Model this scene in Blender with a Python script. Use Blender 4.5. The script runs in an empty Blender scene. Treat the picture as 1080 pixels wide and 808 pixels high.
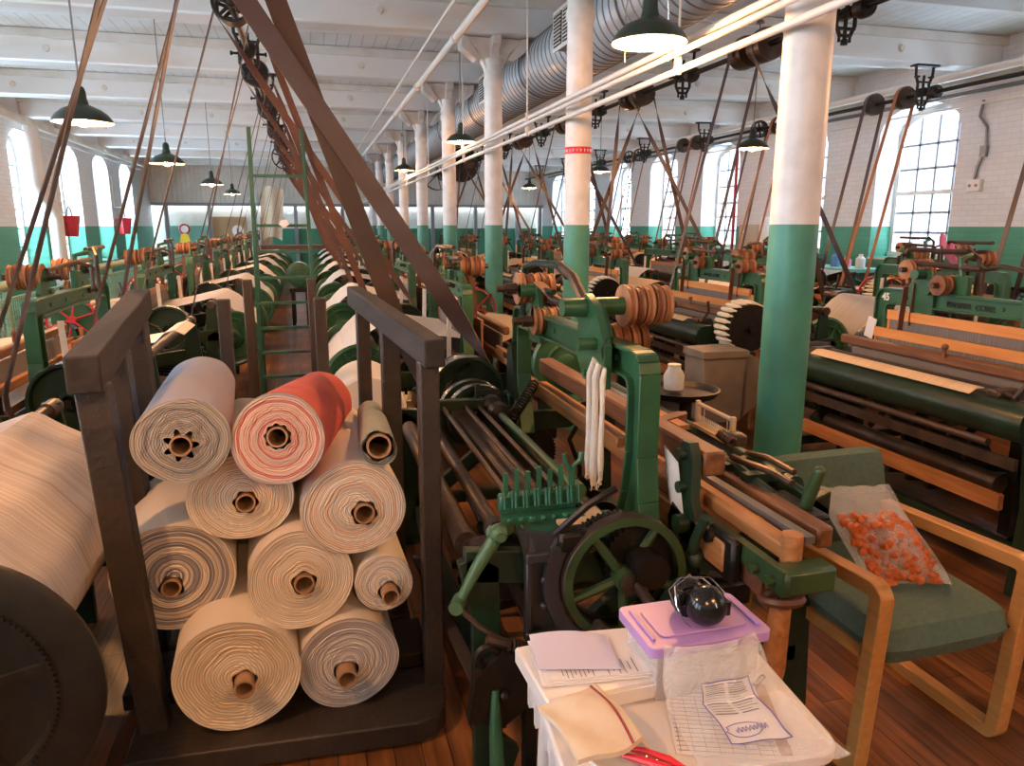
import bpy, bmesh, math, random
from math import sin, cos, pi, radians, atan2, hypot, sqrt
from mathutils import Vector, Matrix, Quaternion
random.seed(7)
SC = bpy.context.scene
COL = SC.collection
V = Vector

# ------------------------------------------------------------------ materials
MATS = {}
def nd(nt, t, **kw):
    n = nt.nodes.new(t)
    for k, v in kw.items():
        if hasattr(n, k): setattr(n, k, v)
        else: n.inputs[k].default_value = v
    return n
def base_mat(name):
    m = bpy.data.materials.new(name); m.use_nodes = True
    nt = m.node_tree; b = nt.nodes['Principled BSDF']
    MATS[name] = m
    return m, nt, b
def setc(b, k, v):
    b.inputs[k].default_value = v
def c4(c): return (c[0], c[1], c[2], 1)
def simple(name, col, rough=.6, metal=0, col2=None, scale=8, amt=.5, bump=0, bscale=40, detail=4, stretch=(1,1,1), edge=.5):
    """paint / metal / cloth: two tones blended by noise in object space, with a little bump"""
    m, nt, b = base_mat(name)
    setc(b, 'Base Color', c4(col)); setc(b, 'Roughness', rough); setc(b, 'Metallic', metal)
    tc = nd(nt, 'ShaderNodeTexCoord'); mp = nd(nt, 'ShaderNodeMapping'); mp.inputs['Scale'].default_value = stretch
    nt.links.new(tc.outputs['Object'], mp.inputs['Vector'])
    if col2:
        n = nd(nt, 'ShaderNodeTexNoise'); n.inputs['Scale'].default_value = scale; n.inputs['Detail'].default_value = detail
        nt.links.new(mp.outputs[0], n.inputs['Vector'])
        r = nd(nt, 'ShaderNodeValToRGB'); r.color_ramp.elements[0].position = edge - amt/2; r.color_ramp.elements[1].position = edge + amt/2
        r.color_ramp.elements[0].color = c4(col); r.color_ramp.elements[1].color = c4(col2)
        nt.links.new(n.outputs['Fac'], r.inputs['Fac']); nt.links.new(r.outputs['Color'], b.inputs['Base Color'])
    if bump:
        n2 = nd(nt, 'ShaderNodeTexNoise'); n2.inputs['Scale'].default_value = bscale; n2.inputs['Detail'].default_value = 3
        nt.links.new(mp.outputs[0], n2.inputs['Vector'])
        bp = nd(nt, 'ShaderNodeBump'); bp.inputs['Strength'].default_value = bump; bp.inputs['Distance'].default_value = .01
        nt.links.new(n2.outputs['Fac'], bp.inputs['Height']); nt.links.new(bp.outputs[0], b.inputs['Normal'])
    return m
def wood(name, c1, c2, rough=.5, axis=1, scale=14, bump=.15):
    m, nt, b = base_mat(name)
    setc(b, 'Roughness', rough)
    tc = nd(nt, 'ShaderNodeTexCoord'); mp = nd(nt, 'ShaderNodeMapping')
    s = [scale, scale, scale]; s[axis] = scale*.08
    mp.inputs['Scale'].default_value = s
    nt.links.new(tc.outputs['Object'], mp.inputs['Vector'])
    n = nd(nt, 'ShaderNodeTexNoise'); n.inputs['Scale'].default_value = 2.2; n.inputs['Detail'].default_value = 6; n.inputs['Distortion'].default_value = .6
    nt.links.new(mp.outputs[0], n.inputs['Vector'])
    r = nd(nt, 'ShaderNodeValToRGB'); r.color_ramp.elements[0].position = .3; r.color_ramp.elements[1].position = .72
    r.color_ramp.elements[0].color = c4(c1); r.color_ramp.elements[1].color = c4(c2)
    nt.links.new(n.outputs['Fac'], r.inputs['Fac']); nt.links.new(r.outputs['Color'], b.inputs['Base Color'])
    bp = nd(nt, 'ShaderNodeBump'); bp.inputs['Strength'].default_value = bump; bp.inputs['Distance'].default_value = .004
    nt.links.new(n.outputs['Fac'], bp.inputs['Height']); nt.links.new(bp.outputs[0], b.inputs['Normal'])
    return m
def emit(name, col, strength):
    m, nt, b = base_mat(name)
    setc(b, 'Base Color', c4(col)); b.inputs['Emission Color'].default_value = c4(col); b.inputs['Emission Strength'].default_value = strength
    return m

def wall_mat(name, axis):
    """painted brickwork: white above the dado line, green below it"""
    m, nt, b = base_mat(name)
    setc(b, 'Roughness', .55)
    g = nd(nt, 'ShaderNodeNewGeometry'); sp = nd(nt, 'ShaderNodeSeparateXYZ'); nt.links.new(g.outputs['Position'], sp.inputs[0])
    cb = nd(nt, 'ShaderNodeCombineXYZ')
    nt.links.new(sp.outputs['Y' if axis == 'x' else 'X'], cb.inputs['X']); nt.links.new(sp.outputs['Z'], cb.inputs['Y'])
    br = nd(nt, 'ShaderNodeTexBrick'); br.inputs['Scale'].default_value = 1; br.inputs['Brick Width'].default_value = .21; br.inputs['Row Height'].default_value = .072
    br.inputs['Mortar Size'].default_value = .006; br.inputs['Mortar Smooth'].default_value = .6
    br.inputs['Color1'].default_value = (1,1,1,1); br.inputs['Color2'].default_value = (.93,.93,.93,1); br.inputs['Mortar'].default_value = (.82,.82,.82,1)
    nt.links.new(cb.outputs[0], br.inputs['Vector'])
    gt = nd(nt, 'ShaderNodeMath', operation='GREATER_THAN'); gt.inputs[1].default_value = 1.585; nt.links.new(sp.outputs['Z'], gt.inputs[0])
    mx = nd(nt, 'ShaderNodeMix', data_type='RGBA'); mx.inputs['A'].default_value = (.075,.34,.235,1); mx.inputs['B'].default_value = (.76,.78,.81,1)
    nt.links.new(gt.outputs[0], mx.inputs['Factor'])
    mu = nd(nt, 'ShaderNodeMix', data_type='RGBA', blend_type='MULTIPLY'); mu.inputs['Factor'].default_value = 1
    nt.links.new(mx.outputs['Result'], mu.inputs['A']); nt.links.new(br.outputs['Color'], mu.inputs['B'])
    nt.links.new(mu.outputs['Result'], b.inputs['Base Color'])
    bp = nd(nt, 'ShaderNodeBump'); bp.inputs['Strength'].default_value = .35; bp.inputs['Distance'].default_value = .01
    nt.links.new(br.outputs['Fac'], bp.inputs['Height']); bp.invert = True
    nt.links.new(bp.outputs[0], b.inputs['Normal'])
    return m
def floor_mat():
    m, nt, b = base_mat('floor_boards')
    g = nd(nt, 'ShaderNodeNewGeometry'); sp = nd(nt, 'ShaderNodeSeparateXYZ'); nt.links.new(g.outputs['Position'], sp.inputs[0])
    cb = nd(nt, 'ShaderNodeCombineXYZ'); nt.links.new(sp.outputs['Y'], cb.inputs['X']); nt.links.new(sp.outputs['X'], cb.inputs['Y'])
    br = nd(nt, 'ShaderNodeTexBrick'); br.inputs['Scale'].default_value = 1; br.inputs['Brick Width'].default_value = 1.9; br.inputs['Row Height'].default_value = .085
    br.inputs['Mortar Size'].default_value = .0018; br.inputs['Color1'].default_value = (.40,.16,.055,1); br.inputs['Color2'].default_value = (.17,.065,.024,1); br.inputs['Mortar'].default_value = (.02,.01,.006,1)
    nt.links.new(cb.outputs[0], br.inputs['Vector'])
    mp = nd(nt, 'ShaderNodeMapping'); mp.inputs['Scale'].default_value = (1.6, 24, 1); nt.links.new(cb.outputs[0], mp.inputs['Vector'])
    n = nd(nt, 'ShaderNodeTexNoise'); n.inputs['Scale'].default_value = 1.6; n.inputs['Detail'].default_value = 6; nt.links.new(mp.outputs[0], n.inputs['Vector'])
    r = nd(nt, 'ShaderNodeValToRGB'); r.color_ramp.elements[0].position = .3; r.color_ramp.elements[1].position = .75
    r.color_ramp.elements[0].color = (.45,.42,.40,1); r.color_ramp.elements[1].color = (1.25,1.2,1.15,1); nt.links.new(n.outputs['Fac'], r.inputs['Fac'])
    n3 = nd(nt, 'ShaderNodeTexNoise'); n3.inputs['Scale'].default_value = 2.1; n3.inputs['Detail'].default_value = 3; nt.links.new(g.outputs['Position'], n3.inputs['Vector'])
    r3 = nd(nt, 'ShaderNodeValToRGB'); r3.color_ramp.elements[0].position = .35; r3.color_ramp.elements[1].position = .6
    r3.color_ramp.elements[0].color = (.45,.42,.40,1); r3.color_ramp.elements[1].color = (1,1,1,1); nt.links.new(n3.outputs['Fac'], r3.inputs['Fac'])
    mu = nd(nt, 'ShaderNodeMix', data_type='RGBA', blend_type='MULTIPLY'); mu.inputs['Factor'].default_value = 1
    nt.links.new(br.outputs['Color'], mu.inputs['A']); nt.links.new(r.outputs['Color'], mu.inputs['B'])
    mu2 = nd(nt, 'ShaderNodeMix', data_type='RGBA', blend_type='MULTIPLY'); mu2.inputs['Factor'].default_value = 1
    nt.links.new(mu.outputs['Result'], mu2.inputs['A']); nt.links.new(r3.outputs['Color'], mu2.inputs['B'])
    nt.links.new(mu2.outputs['Result'], b.inputs['Base Color'])
    setc(b, 'Roughness', .33)
    bp = nd(nt, 'ShaderNodeBump'); bp.inputs['Strength'].default_value = .2; bp.inputs['Distance'].default_value = .004; bp.invert = True
    nt.links.new(br.outputs['Fac'], bp.inputs['Height']); nt.links.new(bp.outputs[0], b.inputs['Normal'])
    return m
def column_mat():
    m, nt, b = base_mat('column_paint'); setc(b, 'Roughness', .38)
    g = nd(nt, 'ShaderNodeNewGeometry'); sp = nd(nt, 'ShaderNodeSeparateXYZ'); nt.links.new(g.outputs['Position'], sp.inputs[0])
    gt = nd(nt, 'ShaderNodeMath', operation='GREATER_THAN'); gt.inputs[1].default_value = 1.605; nt.links.new(sp.outputs['Z'], gt.inputs[0])
    mx = nd(nt, 'ShaderNodeMix', data_type='RGBA'); mx.inputs['A'].default_value = (.075,.32,.235,1); mx.inputs['B'].default_value = (.82,.82,.81,1)
    nt.links.new(gt.outputs[0], mx.inputs['Factor'])
    n = nd(nt, 'ShaderNodeTexNoise'); n.inputs['Scale'].default_value = 9; n.inputs['Detail'].default_value = 5; nt.links.new(g.outputs['Position'], n.inputs['Vector'])
    r = nd(nt, 'ShaderNodeValToRGB'); r.color_ramp.elements[0].position = .3; r.color_ramp.elements[1].position = .6
    r.color_ramp.elements[0].color = (.84,.84,.84,1); r.color_ramp.elements[1].color = (1,1,1,1); nt.links.new(n.outputs['Fac'], r.inputs['Fac'])
    mu = nd(nt, 'ShaderNodeMix', data_type='RGBA', blend_type='MULTIPLY'); mu.inputs['Factor'].default_value = 1
    nt.links.new(mx.outputs['Result'], mu.inputs['A']); nt.links.new(r.outputs['Color'], mu.inputs['B']); nt.links.new(mu.outputs['Result'], b.inputs['Base Color'])
    bp = nd(nt, 'ShaderNodeBump'); bp.inputs['Strength'].default_value = .25; bp.inputs['Distance'].default_value = .008
    nt.links.new(n.outputs['Fac'], bp.inputs['Height']); nt.links.new(bp.outputs[0], b.inputs['Normal'])
    return m
def ceiling_mat():
    m, nt, b = base_mat('ceiling_boards'); setc(b, 'Roughness', .6)
    g = nd(nt, 'ShaderNodeNewGeometry'); sp = nd(nt, 'ShaderNodeSeparateXYZ'); nt.links.new(g.outputs['Position'], sp.inputs[0])
    cb = nd(nt, 'ShaderNodeCombineXYZ'); nt.links.new(sp.outputs['Y'], cb.inputs['X']); nt.links.new(sp.outputs['X'], cb.inputs['Y'])
    br = nd(nt, 'ShaderNodeTexBrick'); br.inputs['Scale'].default_value = 1; br.inputs['Brick Width'].default_value = 3.2; br.inputs['Row Height'].default_value = .16
    br.inputs['Mortar Size'].default_value = .005; br.inputs['Color1'].default_value = (.84,.86,.87,1); br.inputs['Color2'].default_value = (.80,.82,.83,1); br.inputs['Mortar'].default_value = (.55,.52,.48,1)
    nt.links.new(cb.outputs[0], br.inputs['Vector'])
    n = nd(nt, 'ShaderNodeTexNoise'); n.inputs['Scale'].default_value = 1.3; n.inputs['Detail'].default_value = 6; nt.links.new(g.outputs['Position'], n.inputs['Vector'])
    r = nd(nt, 'ShaderNodeValToRGB'); r.color_ramp.elements[0].position = .36; r.color_ramp.elements[1].position = .52
    r.color_ramp.elements[0].color = (.86,.80,.72,1); r.color_ramp.elements[1].color = (1,1,1,1); nt.links.new(n.outputs['Fac'], r.inputs['Fac'])
    mu = nd(nt, 'ShaderNodeMix', data_type='RGBA', blend_type='MULTIPLY'); mu.inputs['Factor'].default_value = 1
    nt.links.new(br.outputs['Color'], mu.inputs['A']); nt.links.new(r.outputs['Color'], mu.inputs['B']); nt.links.new(mu.outputs['Result'], b.inputs['Base Color'])
    return m
def yarn_mat(name, c1, c2, axis, freq=420, rough=.8, mixv=.5):
    """close parallel threads: fine lines at right angles to `axis`"""
    m, nt, b = base_mat(name); setc(b, 'Roughness', rough)
    tc = nd(nt, 'ShaderNodeTexCoord'); mp = nd(nt, 'ShaderNodeMapping')
    s = [.6,.6,.6]; s[axis] = freq*.12
    mp.inputs['Scale'].default_value = s; nt.links.new(tc.outputs['Object'], mp.inputs['Vector'])
    n = nd(nt, 'ShaderNodeTexNoise'); n.inputs['Scale'].default_value = 3; n.inputs['Detail'].default_value = 5; nt.links.new(mp.outputs[0], n.inputs['Vector'])
    r = nd(nt, 'ShaderNodeValToRGB'); r.color_ramp.elements[0].position = .32; r.color_ramp.elements[1].position = .5 + .15*mixv
    r.color_ramp.elements[0].color = c4(c2); r.color_ramp.elements[1].color = c4(c1)
    nt.links.new(n.outputs['Fac'], r.inputs['Fac']); nt.links.new(r.outputs['Color'], b.inputs['Base Color'])
    bp = nd(nt, 'ShaderNodeBump'); bp.inputs['Strength'].default_value = .5; bp.inputs['Distance'].default_value = .004
    nt.links.new(n.outputs['Fac'], bp.inputs['Height']); nt.links.new(bp.outputs[0], b.inputs['Normal'])
    return m
def roll_end_mat(name, cols, wob=.012, freq=170, seed=0):
    """layered cloth seen end-on: many thin rings round the local z axis"""
    m, nt, b = base_mat(name); setc(b, 'Roughness', .9)
    tc = nd(nt, 'ShaderNodeTexCoord'); sp = nd(nt, 'ShaderNodeSeparateXYZ'); nt.links.new(tc.outputs['Object'], sp.inputs[0])
    cb = nd(nt, 'ShaderNodeCombineXYZ'); nt.links.new(sp.outputs['X'], cb.inputs['X']); nt.links.new(sp.outputs['Y'], cb.inputs['Y'])
    ln = nd(nt, 'ShaderNodeVectorMath', operation='LENGTH'); nt.links.new(cb.outputs[0], ln.inputs[0])
    n = nd(nt, 'ShaderNodeTexNoise'); n.inputs['Scale'].default_value = 11; n.inputs['Detail'].default_value = 1
    off = nd(nt, 'ShaderNodeVectorMath', operation='ADD'); off.inputs[1].default_value = (seed*3.1, seed*1.7, 0); nt.links.new(cb.outputs[0], off.inputs[0]); nt.links.new(off.outputs[0], n.inputs['Vector'])
    ma = nd(nt, 'ShaderNodeMath', operation='MULTIPLY_ADD'); ma.inputs[1].default_value = wob; nt.links.new(n.outputs['Fac'], ma.inputs[0]); nt.links.new(ln.outputs['Value'], ma.inputs[2])
    # broad colour bands
    c1 = nd(nt, 'ShaderNodeCombineXYZ'); nt.links.new(ma.outputs[0], c1.inputs['X']); c1.inputs['Y'].default_value = seed*.37
    n1 = nd(nt, 'ShaderNodeTexNoise'); n1.inputs['Scale'].default_value = 70; n1.inputs['Detail'].default_value = 1.5; nt.links.new(c1.outputs[0], n1.inputs['Vector'])
    r = nd(nt, 'ShaderNodeValToRGB'); cr = r.color_ramp
    k = len(cols); cr.elements[0].position = .36; cr.elements[0].color = c4(cols[0]); cr.elements[1].position = .64; cr.elements[1].color = c4(cols[-1])
    for i in range(1, k-1):
        e = cr.elements.new(.36 + .28*i/(k-1)); e.color = c4(cols[i])
    nt.links.new(n1.outputs['Fac'], r.inputs['Fac'])
    # fine dark gaps between layers
    mm = nd(nt, 'ShaderNodeMath', operation='MULTIPLY'); mm.inputs[1].default_value = freq*2*pi; nt.links.new(ma.outputs[0], mm.inputs[0])
    sn = nd(nt, 'ShaderNodeMath', operation='SINE'); nt.links.new(mm.outputs[0], sn.inputs[0])
    mr = nd(nt, 'ShaderNodeMapRange'); mr.inputs['From Min'].default_value = -1; mr.inputs['From Max'].default_value = -.1; mr.inputs['To Min'].default_value = .58; mr.inputs['To Max'].default_value = 1
    nt.links.new(sn.outputs[0], mr.inputs['Value'])
    mu = nd(nt, 'ShaderNodeMix', data_type='RGBA', blend_type='MULTIPLY'); mu.inputs['Factor'].default_value = 1
    nt.links.new(r.outputs['Color'], mu.inputs['A']); nt.links.new(mr.outputs[0], mu.inputs['B']); nt.links.new(mu.outputs['Result'], b.inputs['Base Color'])
    bp = nd(nt, 'ShaderNodeBump'); bp.inputs['Strength'].default_value = .5; bp.inputs['Distance'].default_value = .004
    nt.links.new(mr.outputs[0], bp.inputs['Height']); nt.links.new(bp.outputs[0], b.inputs['Normal'])
    return m
def film_mat(name, tint=(1,1,1), alpha=.22, rough=.12, scale=60):
    """crinkled clear polythene"""
    m, nt, b = base_mat(name)
    out = nt.nodes['Material Output']
    tr = nd(nt, 'ShaderNodeBsdfTransparent'); tr.inputs['Color'].default_value = (.97,.97,.97,1)
    mix = nd(nt, 'ShaderNodeMixShader'); setc(b, 'Base Color', c4(tint)); setc(b, 'Roughness', rough); setc(b, 'Specular IOR Level', 1.0)
    tc = nd(nt, 'ShaderNodeTexCoord'); n = nd(nt, 'ShaderNodeTexNoise'); n.inputs['Scale'].default_value = scale; n.inputs['Detail'].default_value = 2; n.inputs['Distortion'].default_value = 1.5
    nt.links.new(tc.outputs['Object'], n.inputs['Vector'])
    bp = nd(nt, 'ShaderNodeBump'); bp.inputs['Strength'].default_value = 1; bp.inputs['Distance'].default_value = .012
    nt.links.new(n.outputs['Fac'], bp.inputs['Height']); nt.links.new(bp.outputs[0], b.inputs['Normal'])
    mix.inputs[0].default_value = alpha
    nt.links.new(tr.outputs[0], mix.inputs[1]); nt.links.new(b.outputs[0], mix.inputs[2]); nt.links.new(mix.outputs[0], out.inputs['Surface'])
    return m
def glass_mat():
    m, nt, b = base_mat('window_glass'); out = nt.nodes['Material Output']
    tr = nd(nt, 'ShaderNodeBsdfTransparent'); tr.inputs['Color'].default_value = (.95,.98,1,1)
    gl = nd(nt, 'ShaderNodeBsdfGlossy'); gl.inputs['Roughness'].default_value = .03
    mix = nd(nt, 'ShaderNodeMixShader'); mix.inputs[0].default_value = .05
    nt.links.new(tr.outputs[0], mix.inputs[1]); nt.links.new(gl.outputs[0], mix.inputs[2]); nt.links.new(mix.outputs[0], out.inputs['Surface'])
    return m

wall_mat('brick_side', 'x'); wall_mat('brick_end', 'y'); floor_mat(); column_mat(); ceiling_mat(); glass_mat()
m_,nt_,b_=base_mat('outside_brick'); g_=nd(nt_,'ShaderNodeNewGeometry'); sp_=nd(nt_,'ShaderNodeSeparateXYZ'); nt_.links.new(g_.outputs['Position'],sp_.inputs[0]); cb_=nd(nt_,'ShaderNodeCombineXYZ'); nt_.links.new(sp_.outputs['Y'],cb_.inputs['X']); nt_.links.new(sp_.outputs['Z'],cb_.inputs['Y'])
br_=nd(nt_,'ShaderNodeTexBrick'); br_.inputs['Scale'].default_value=1; br_.inputs['Brick Width'].default_value=.5; br_.inputs['Row Height'].default_value=.16; br_.inputs['Mortar Size'].default_value=.012; br_.inputs['Color1'].default_value=(.20,.15,.15,1); br_.inputs['Color2'].default_value=(.16,.12,.125,1); br_.inputs['Mortar'].default_value=(.24,.22,.22,1)
nt_.links.new(cb_.outputs[0],br_.inputs['Vector']); nt_.links.new(br_.outputs['Color'],b_.inputs['Base Color']); b_.inputs['Roughness'].default_value=.9
simple('white_paint', (.80,.79,.76), .5, 0, (.70,.67,.61), 3, .3, .1)
simple('beam_paint', (.84,.86,.87), .55, 0, (.72,.60,.48), 1.7, .22, .15, 20, stretch=(.3,1,1), edge=.66)
simple('white_pipe', (.78,.76,.73), .4)
simple('cream_wood', (.78,.74,.66), .5, 0, (.6,.5,.38), 2, .3)
simple('loom_green', (.036,.135,.06), .34, 0, (.024,.085,.04), 9, .5, .1)
simple('loom_green_dark', (.013,.045,.022), .38, 0, (.009,.016,.010), 7, .5, .15)
simple('loom_green_teal', (.02,.15,.085), .4, 0, (.02,.10,.06), 20, .5, .15)
simple('loom_green_olive', (.040,.085,.03), .36, 0, (.024,.05,.02), 12, .5, .1)
simple('window_bar', (.30,.34,.38), .5)
simple('loom_green_pale', (.070,.135,.065), .4, 0, (.06,.15,.07), 12, .5, .1)
simple('oiled_iron', (.007,.007,.007), .42, .4, (.020,.015,.012), 14, .5, .3)
simple('black_iron', (.012,.012,.012), .5, .3, (.03,.026,.022), 12, .5, .2)
simple('rusty_steel', (.11,.075,.055), .40, .5, (.05,.032,.023), 12, .5, .2)
simple('bright_steel', (.55,.53,.50), .25, 1, (.3,.27,.23), 10, .4)
simple('dark_brown_wood', (.035,.024,.018), .6, 0, (.065,.043,.03), 10, .5, .4, 60, stretch=(1,1,.3))
simple('rack_black_wood', (.018,.014,.012), .5, 0, (.046,.033,.026), 9, .6, .5, 45)
wood('rack_rail_wood', (.016,.0145,.014), (.044,.038,.036), .85, 1, 10, .4)
wood('loom_wood', (.26,.10,.03), (.50,.23,.085), .45, 1)
wood('loom_wood_dark', (.11,.042,.018), (.26,.11,.045), .42, 1)
wood('orange_wood', (.62,.24,.055), (.80,.36,.10), .4, 1, 8)
wood('pulley_wood', (.30,.12,.05), (.50,.23,.10), .5, 2, 10)
wood('chair_oak', (.42,.19,.05), (.56,.27,.085), .38, 1, 20, .08)
wood('pale_wood', (.62,.42,.22), (.74,.54,.31), .5, 1, 14)
wood('grey_board', (.30,.25,.21), (.42,.37,.32), .6, 2, 9)
simple('leather_brown', (.17,.065,.035), .5, 0, (.09,.036,.022), 6, .5, .1)
simple('leather_purple', (.088,.068,.076), .38, 0, (.07,.04,.036), 5, .5, .1)
simple('leather_dark', (.075,.038,.026), .42, 0, (.045,.024,.018), 5, .5, .1)
simple('roll_black', (.035,.037,.042), .38, 0, (.022,.023,.027), 9, .5)
wood('pulley_wood_dark', (.16,.055,.022), (.30,.12,.05), .5, 2, 10)
simple('leather_orange', (.42,.17,.06), .5, 0, (.26,.10,.04), 4, .5)
simple('red_paint', (.55,.02,.035), .35, 0, (.35,.015,.025), 8, .4)
simple('bobbin_white', (.80,.72,.56), .6, 0, (.7,.6,.42), 30, .4)
simple('cotton_white', (.82,.79,.73), .9, 0, (.72,.68,.6), 30, .5, .4, 120)
simple('canvas_cream', (.80,.70,.55), .85, 0, (.70,.57,.40), 20, .5, .15, 500)
simple('cardboard', (.42,.26,.15), .8, 0, (.34,.2,.11), 20, .4)
simple('cloth_cream', (.82,.76,.67), .9, 0, (.76,.69,.60), 5, .5, .25, 250)
simple('cloth_blue', (.34,.36,.46), .85, 0, (.42,.40,.44), 4, .5, .4, 260)
simple('cloth_coral', (.72,.13,.08), .8, 0, (.58,.10,.09), 6, .4, .2, 200)
simple('cloth_sage', (.30,.33,.27), .85, 0, (.38,.40,.33), 6, .5, .3, 200)
simple('cloth_grey', (.40,.38,.33), .9, 0, (.5,.47,.41), 6, .5, .3, 200)
simple('seat_fabric', (.075,.135,.105), .95, 0, (.125,.185,.145), 60, .6, .5, 420)
simple('duct_steel', (.52,.58,.64), .40, .25, (.44,.50,.56), 3, .5)
simple('lamp_enamel', (.035,.055,.042), .3, .2)
simple('lamp_inside', (.85,.82,.74), .4)
emit('bulb_glow', (1,.60,.25), 60)
simple('plastic_white', (.80,.78,.76), .35)
simple('plastic_lilac', (.44,.27,.62), .35)
simple('black_plastic', (.010,.010,.011), .18)
simple('chrome', (.7,.7,.7), .15, 1)
simple('paper_white', (.82,.80,.80), .8)
simple('paper_lavender', (.62,.60,.74), .8)
simple('ink_grey', (.16,.16,.2), .8)
simple('ink_purple', (.10,.07,.35), .7)
simple('tool_red', (.75,.03,.04), .3)
simple('tag_orange', (.62,.16,.03), .4, 0, (.50,.10,.02), 30, .4)
simple('mesh_green', (.22,.44,.33), .5)
simple('rail_green', (.34,.46,.30), .4, 0, (.28,.40,.27), 6, .4)
simple('ladder_green', (.018,.085,.055), .4, 0, (.035,.12,.08), 9, .5)
simple('grey_frame', (.30,.33,.36), .5)
simple('tan_door', (.62,.44,.25), .6, 0, (.56,.38,.2), 3, .4)
simple('green_board', (.05,.30,.19), .5)
simple('pale_teal', (.25,.62,.55), .5)
simple('galv_bin', (.30,.26,.22), .5, .3, (.2,.17,.14), 8, .5)
simple('grey_metal', (.24,.25,.26), .4, .7)
simple('tile_pink', (.75,.22,.36), .7)
simple('yellow_plastic', (.85,.62,.05), .4)
simple('box_tan', (.50,.42,.33), .6)
simple('blue_plastic', (.10,.30,.62), .4)
simple('heddle_grey', (.20,.18,.165), .6, .2)
simple('red_tape', (.72,.02,.05), .4)
yarn_mat('warp_white', (.80,.76,.70), (.62,.56,.49), 1, 900)
yarn_mat('warp_front', (.80,.72,.64), (.50,.42,.36), 1, 900, mixv=.8)
yarn_mat('warp_tan', (.62,.50,.40), (.46,.35,.27), 1, 900)
yarn_mat('heddles', (.27,.25,.235), (.08,.065,.06), 1, 1500, .6, 1.2)
yarn_mat('woven_cream', (.72,.55,.36), (.62,.45,.28), 1, 500)
film_mat('clear_film', (1,1,1), .26, .14, 34); film_mat('clear_tub', (.85,.87,.9), .30, .25, 12)
CR=(.78,.66,.52); CW=(.84,.77,.68); GR=(.35,.33,.33); GB=(.36,.39,.45); PK=(.66,.22,.20); PP=(.70,.46,.38); TN=(.62,.47,.33)
roll_end_mat('end_blue', [(.22,.24,.28),(.50,.45,.38),(.30,.30,.30),(.55,.48,.40),(.26,.28,.32)], .022, 150, 1)
roll_end_mat('end_pink', [(.62,.20,.18),(.80,.68,.55),(.70,.34,.28),(.82,.70,.58),(.30,.27,.33),(.76,.50,.40)], .016, 150, 2)
roll_end_mat('end_grey_cream', [CW,CR,(.60,.54,.46),CW,CR], .012, 150, 3)
roll_end_mat('end_cream_rust', [CW,CR,(.72,.50,.36),CW,(.6,.52,.44)], .014, 150, 4)
roll_end_mat('end_striped', [(.22,.21,.24),CW,(.70,.58,.44),(.30,.29,.32),CW,(.25,.24,.28)], .008, 130, 5)
roll_end_mat('end_cream', [CW,CR,CW,(.74,.60,.46),CW], .007, 170, 6)
roll_end_mat('end_small', [CW,(.60,.56,.54),CR,CW,(.45,.45,.5)], .014, 170, 7)
roll_end_mat('end_cream_wide', [CW,(.80,.68,.52),CR,CW,(.76,.62,.46)], .022, 120, 8)
roll_end_mat('end_greystripe', [(.30,.28,.31),(.70,.62,.56),(.34,.32,.35),CW,(.28,.26,.3)], .010, 190, 9)
roll_end_mat('end_sage', [(.20,.24,.22),(.45,.45,.40),(.16,.19,.18)], .005, 150, 10)
WORLD=11.5; EXPO=0.5
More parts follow.
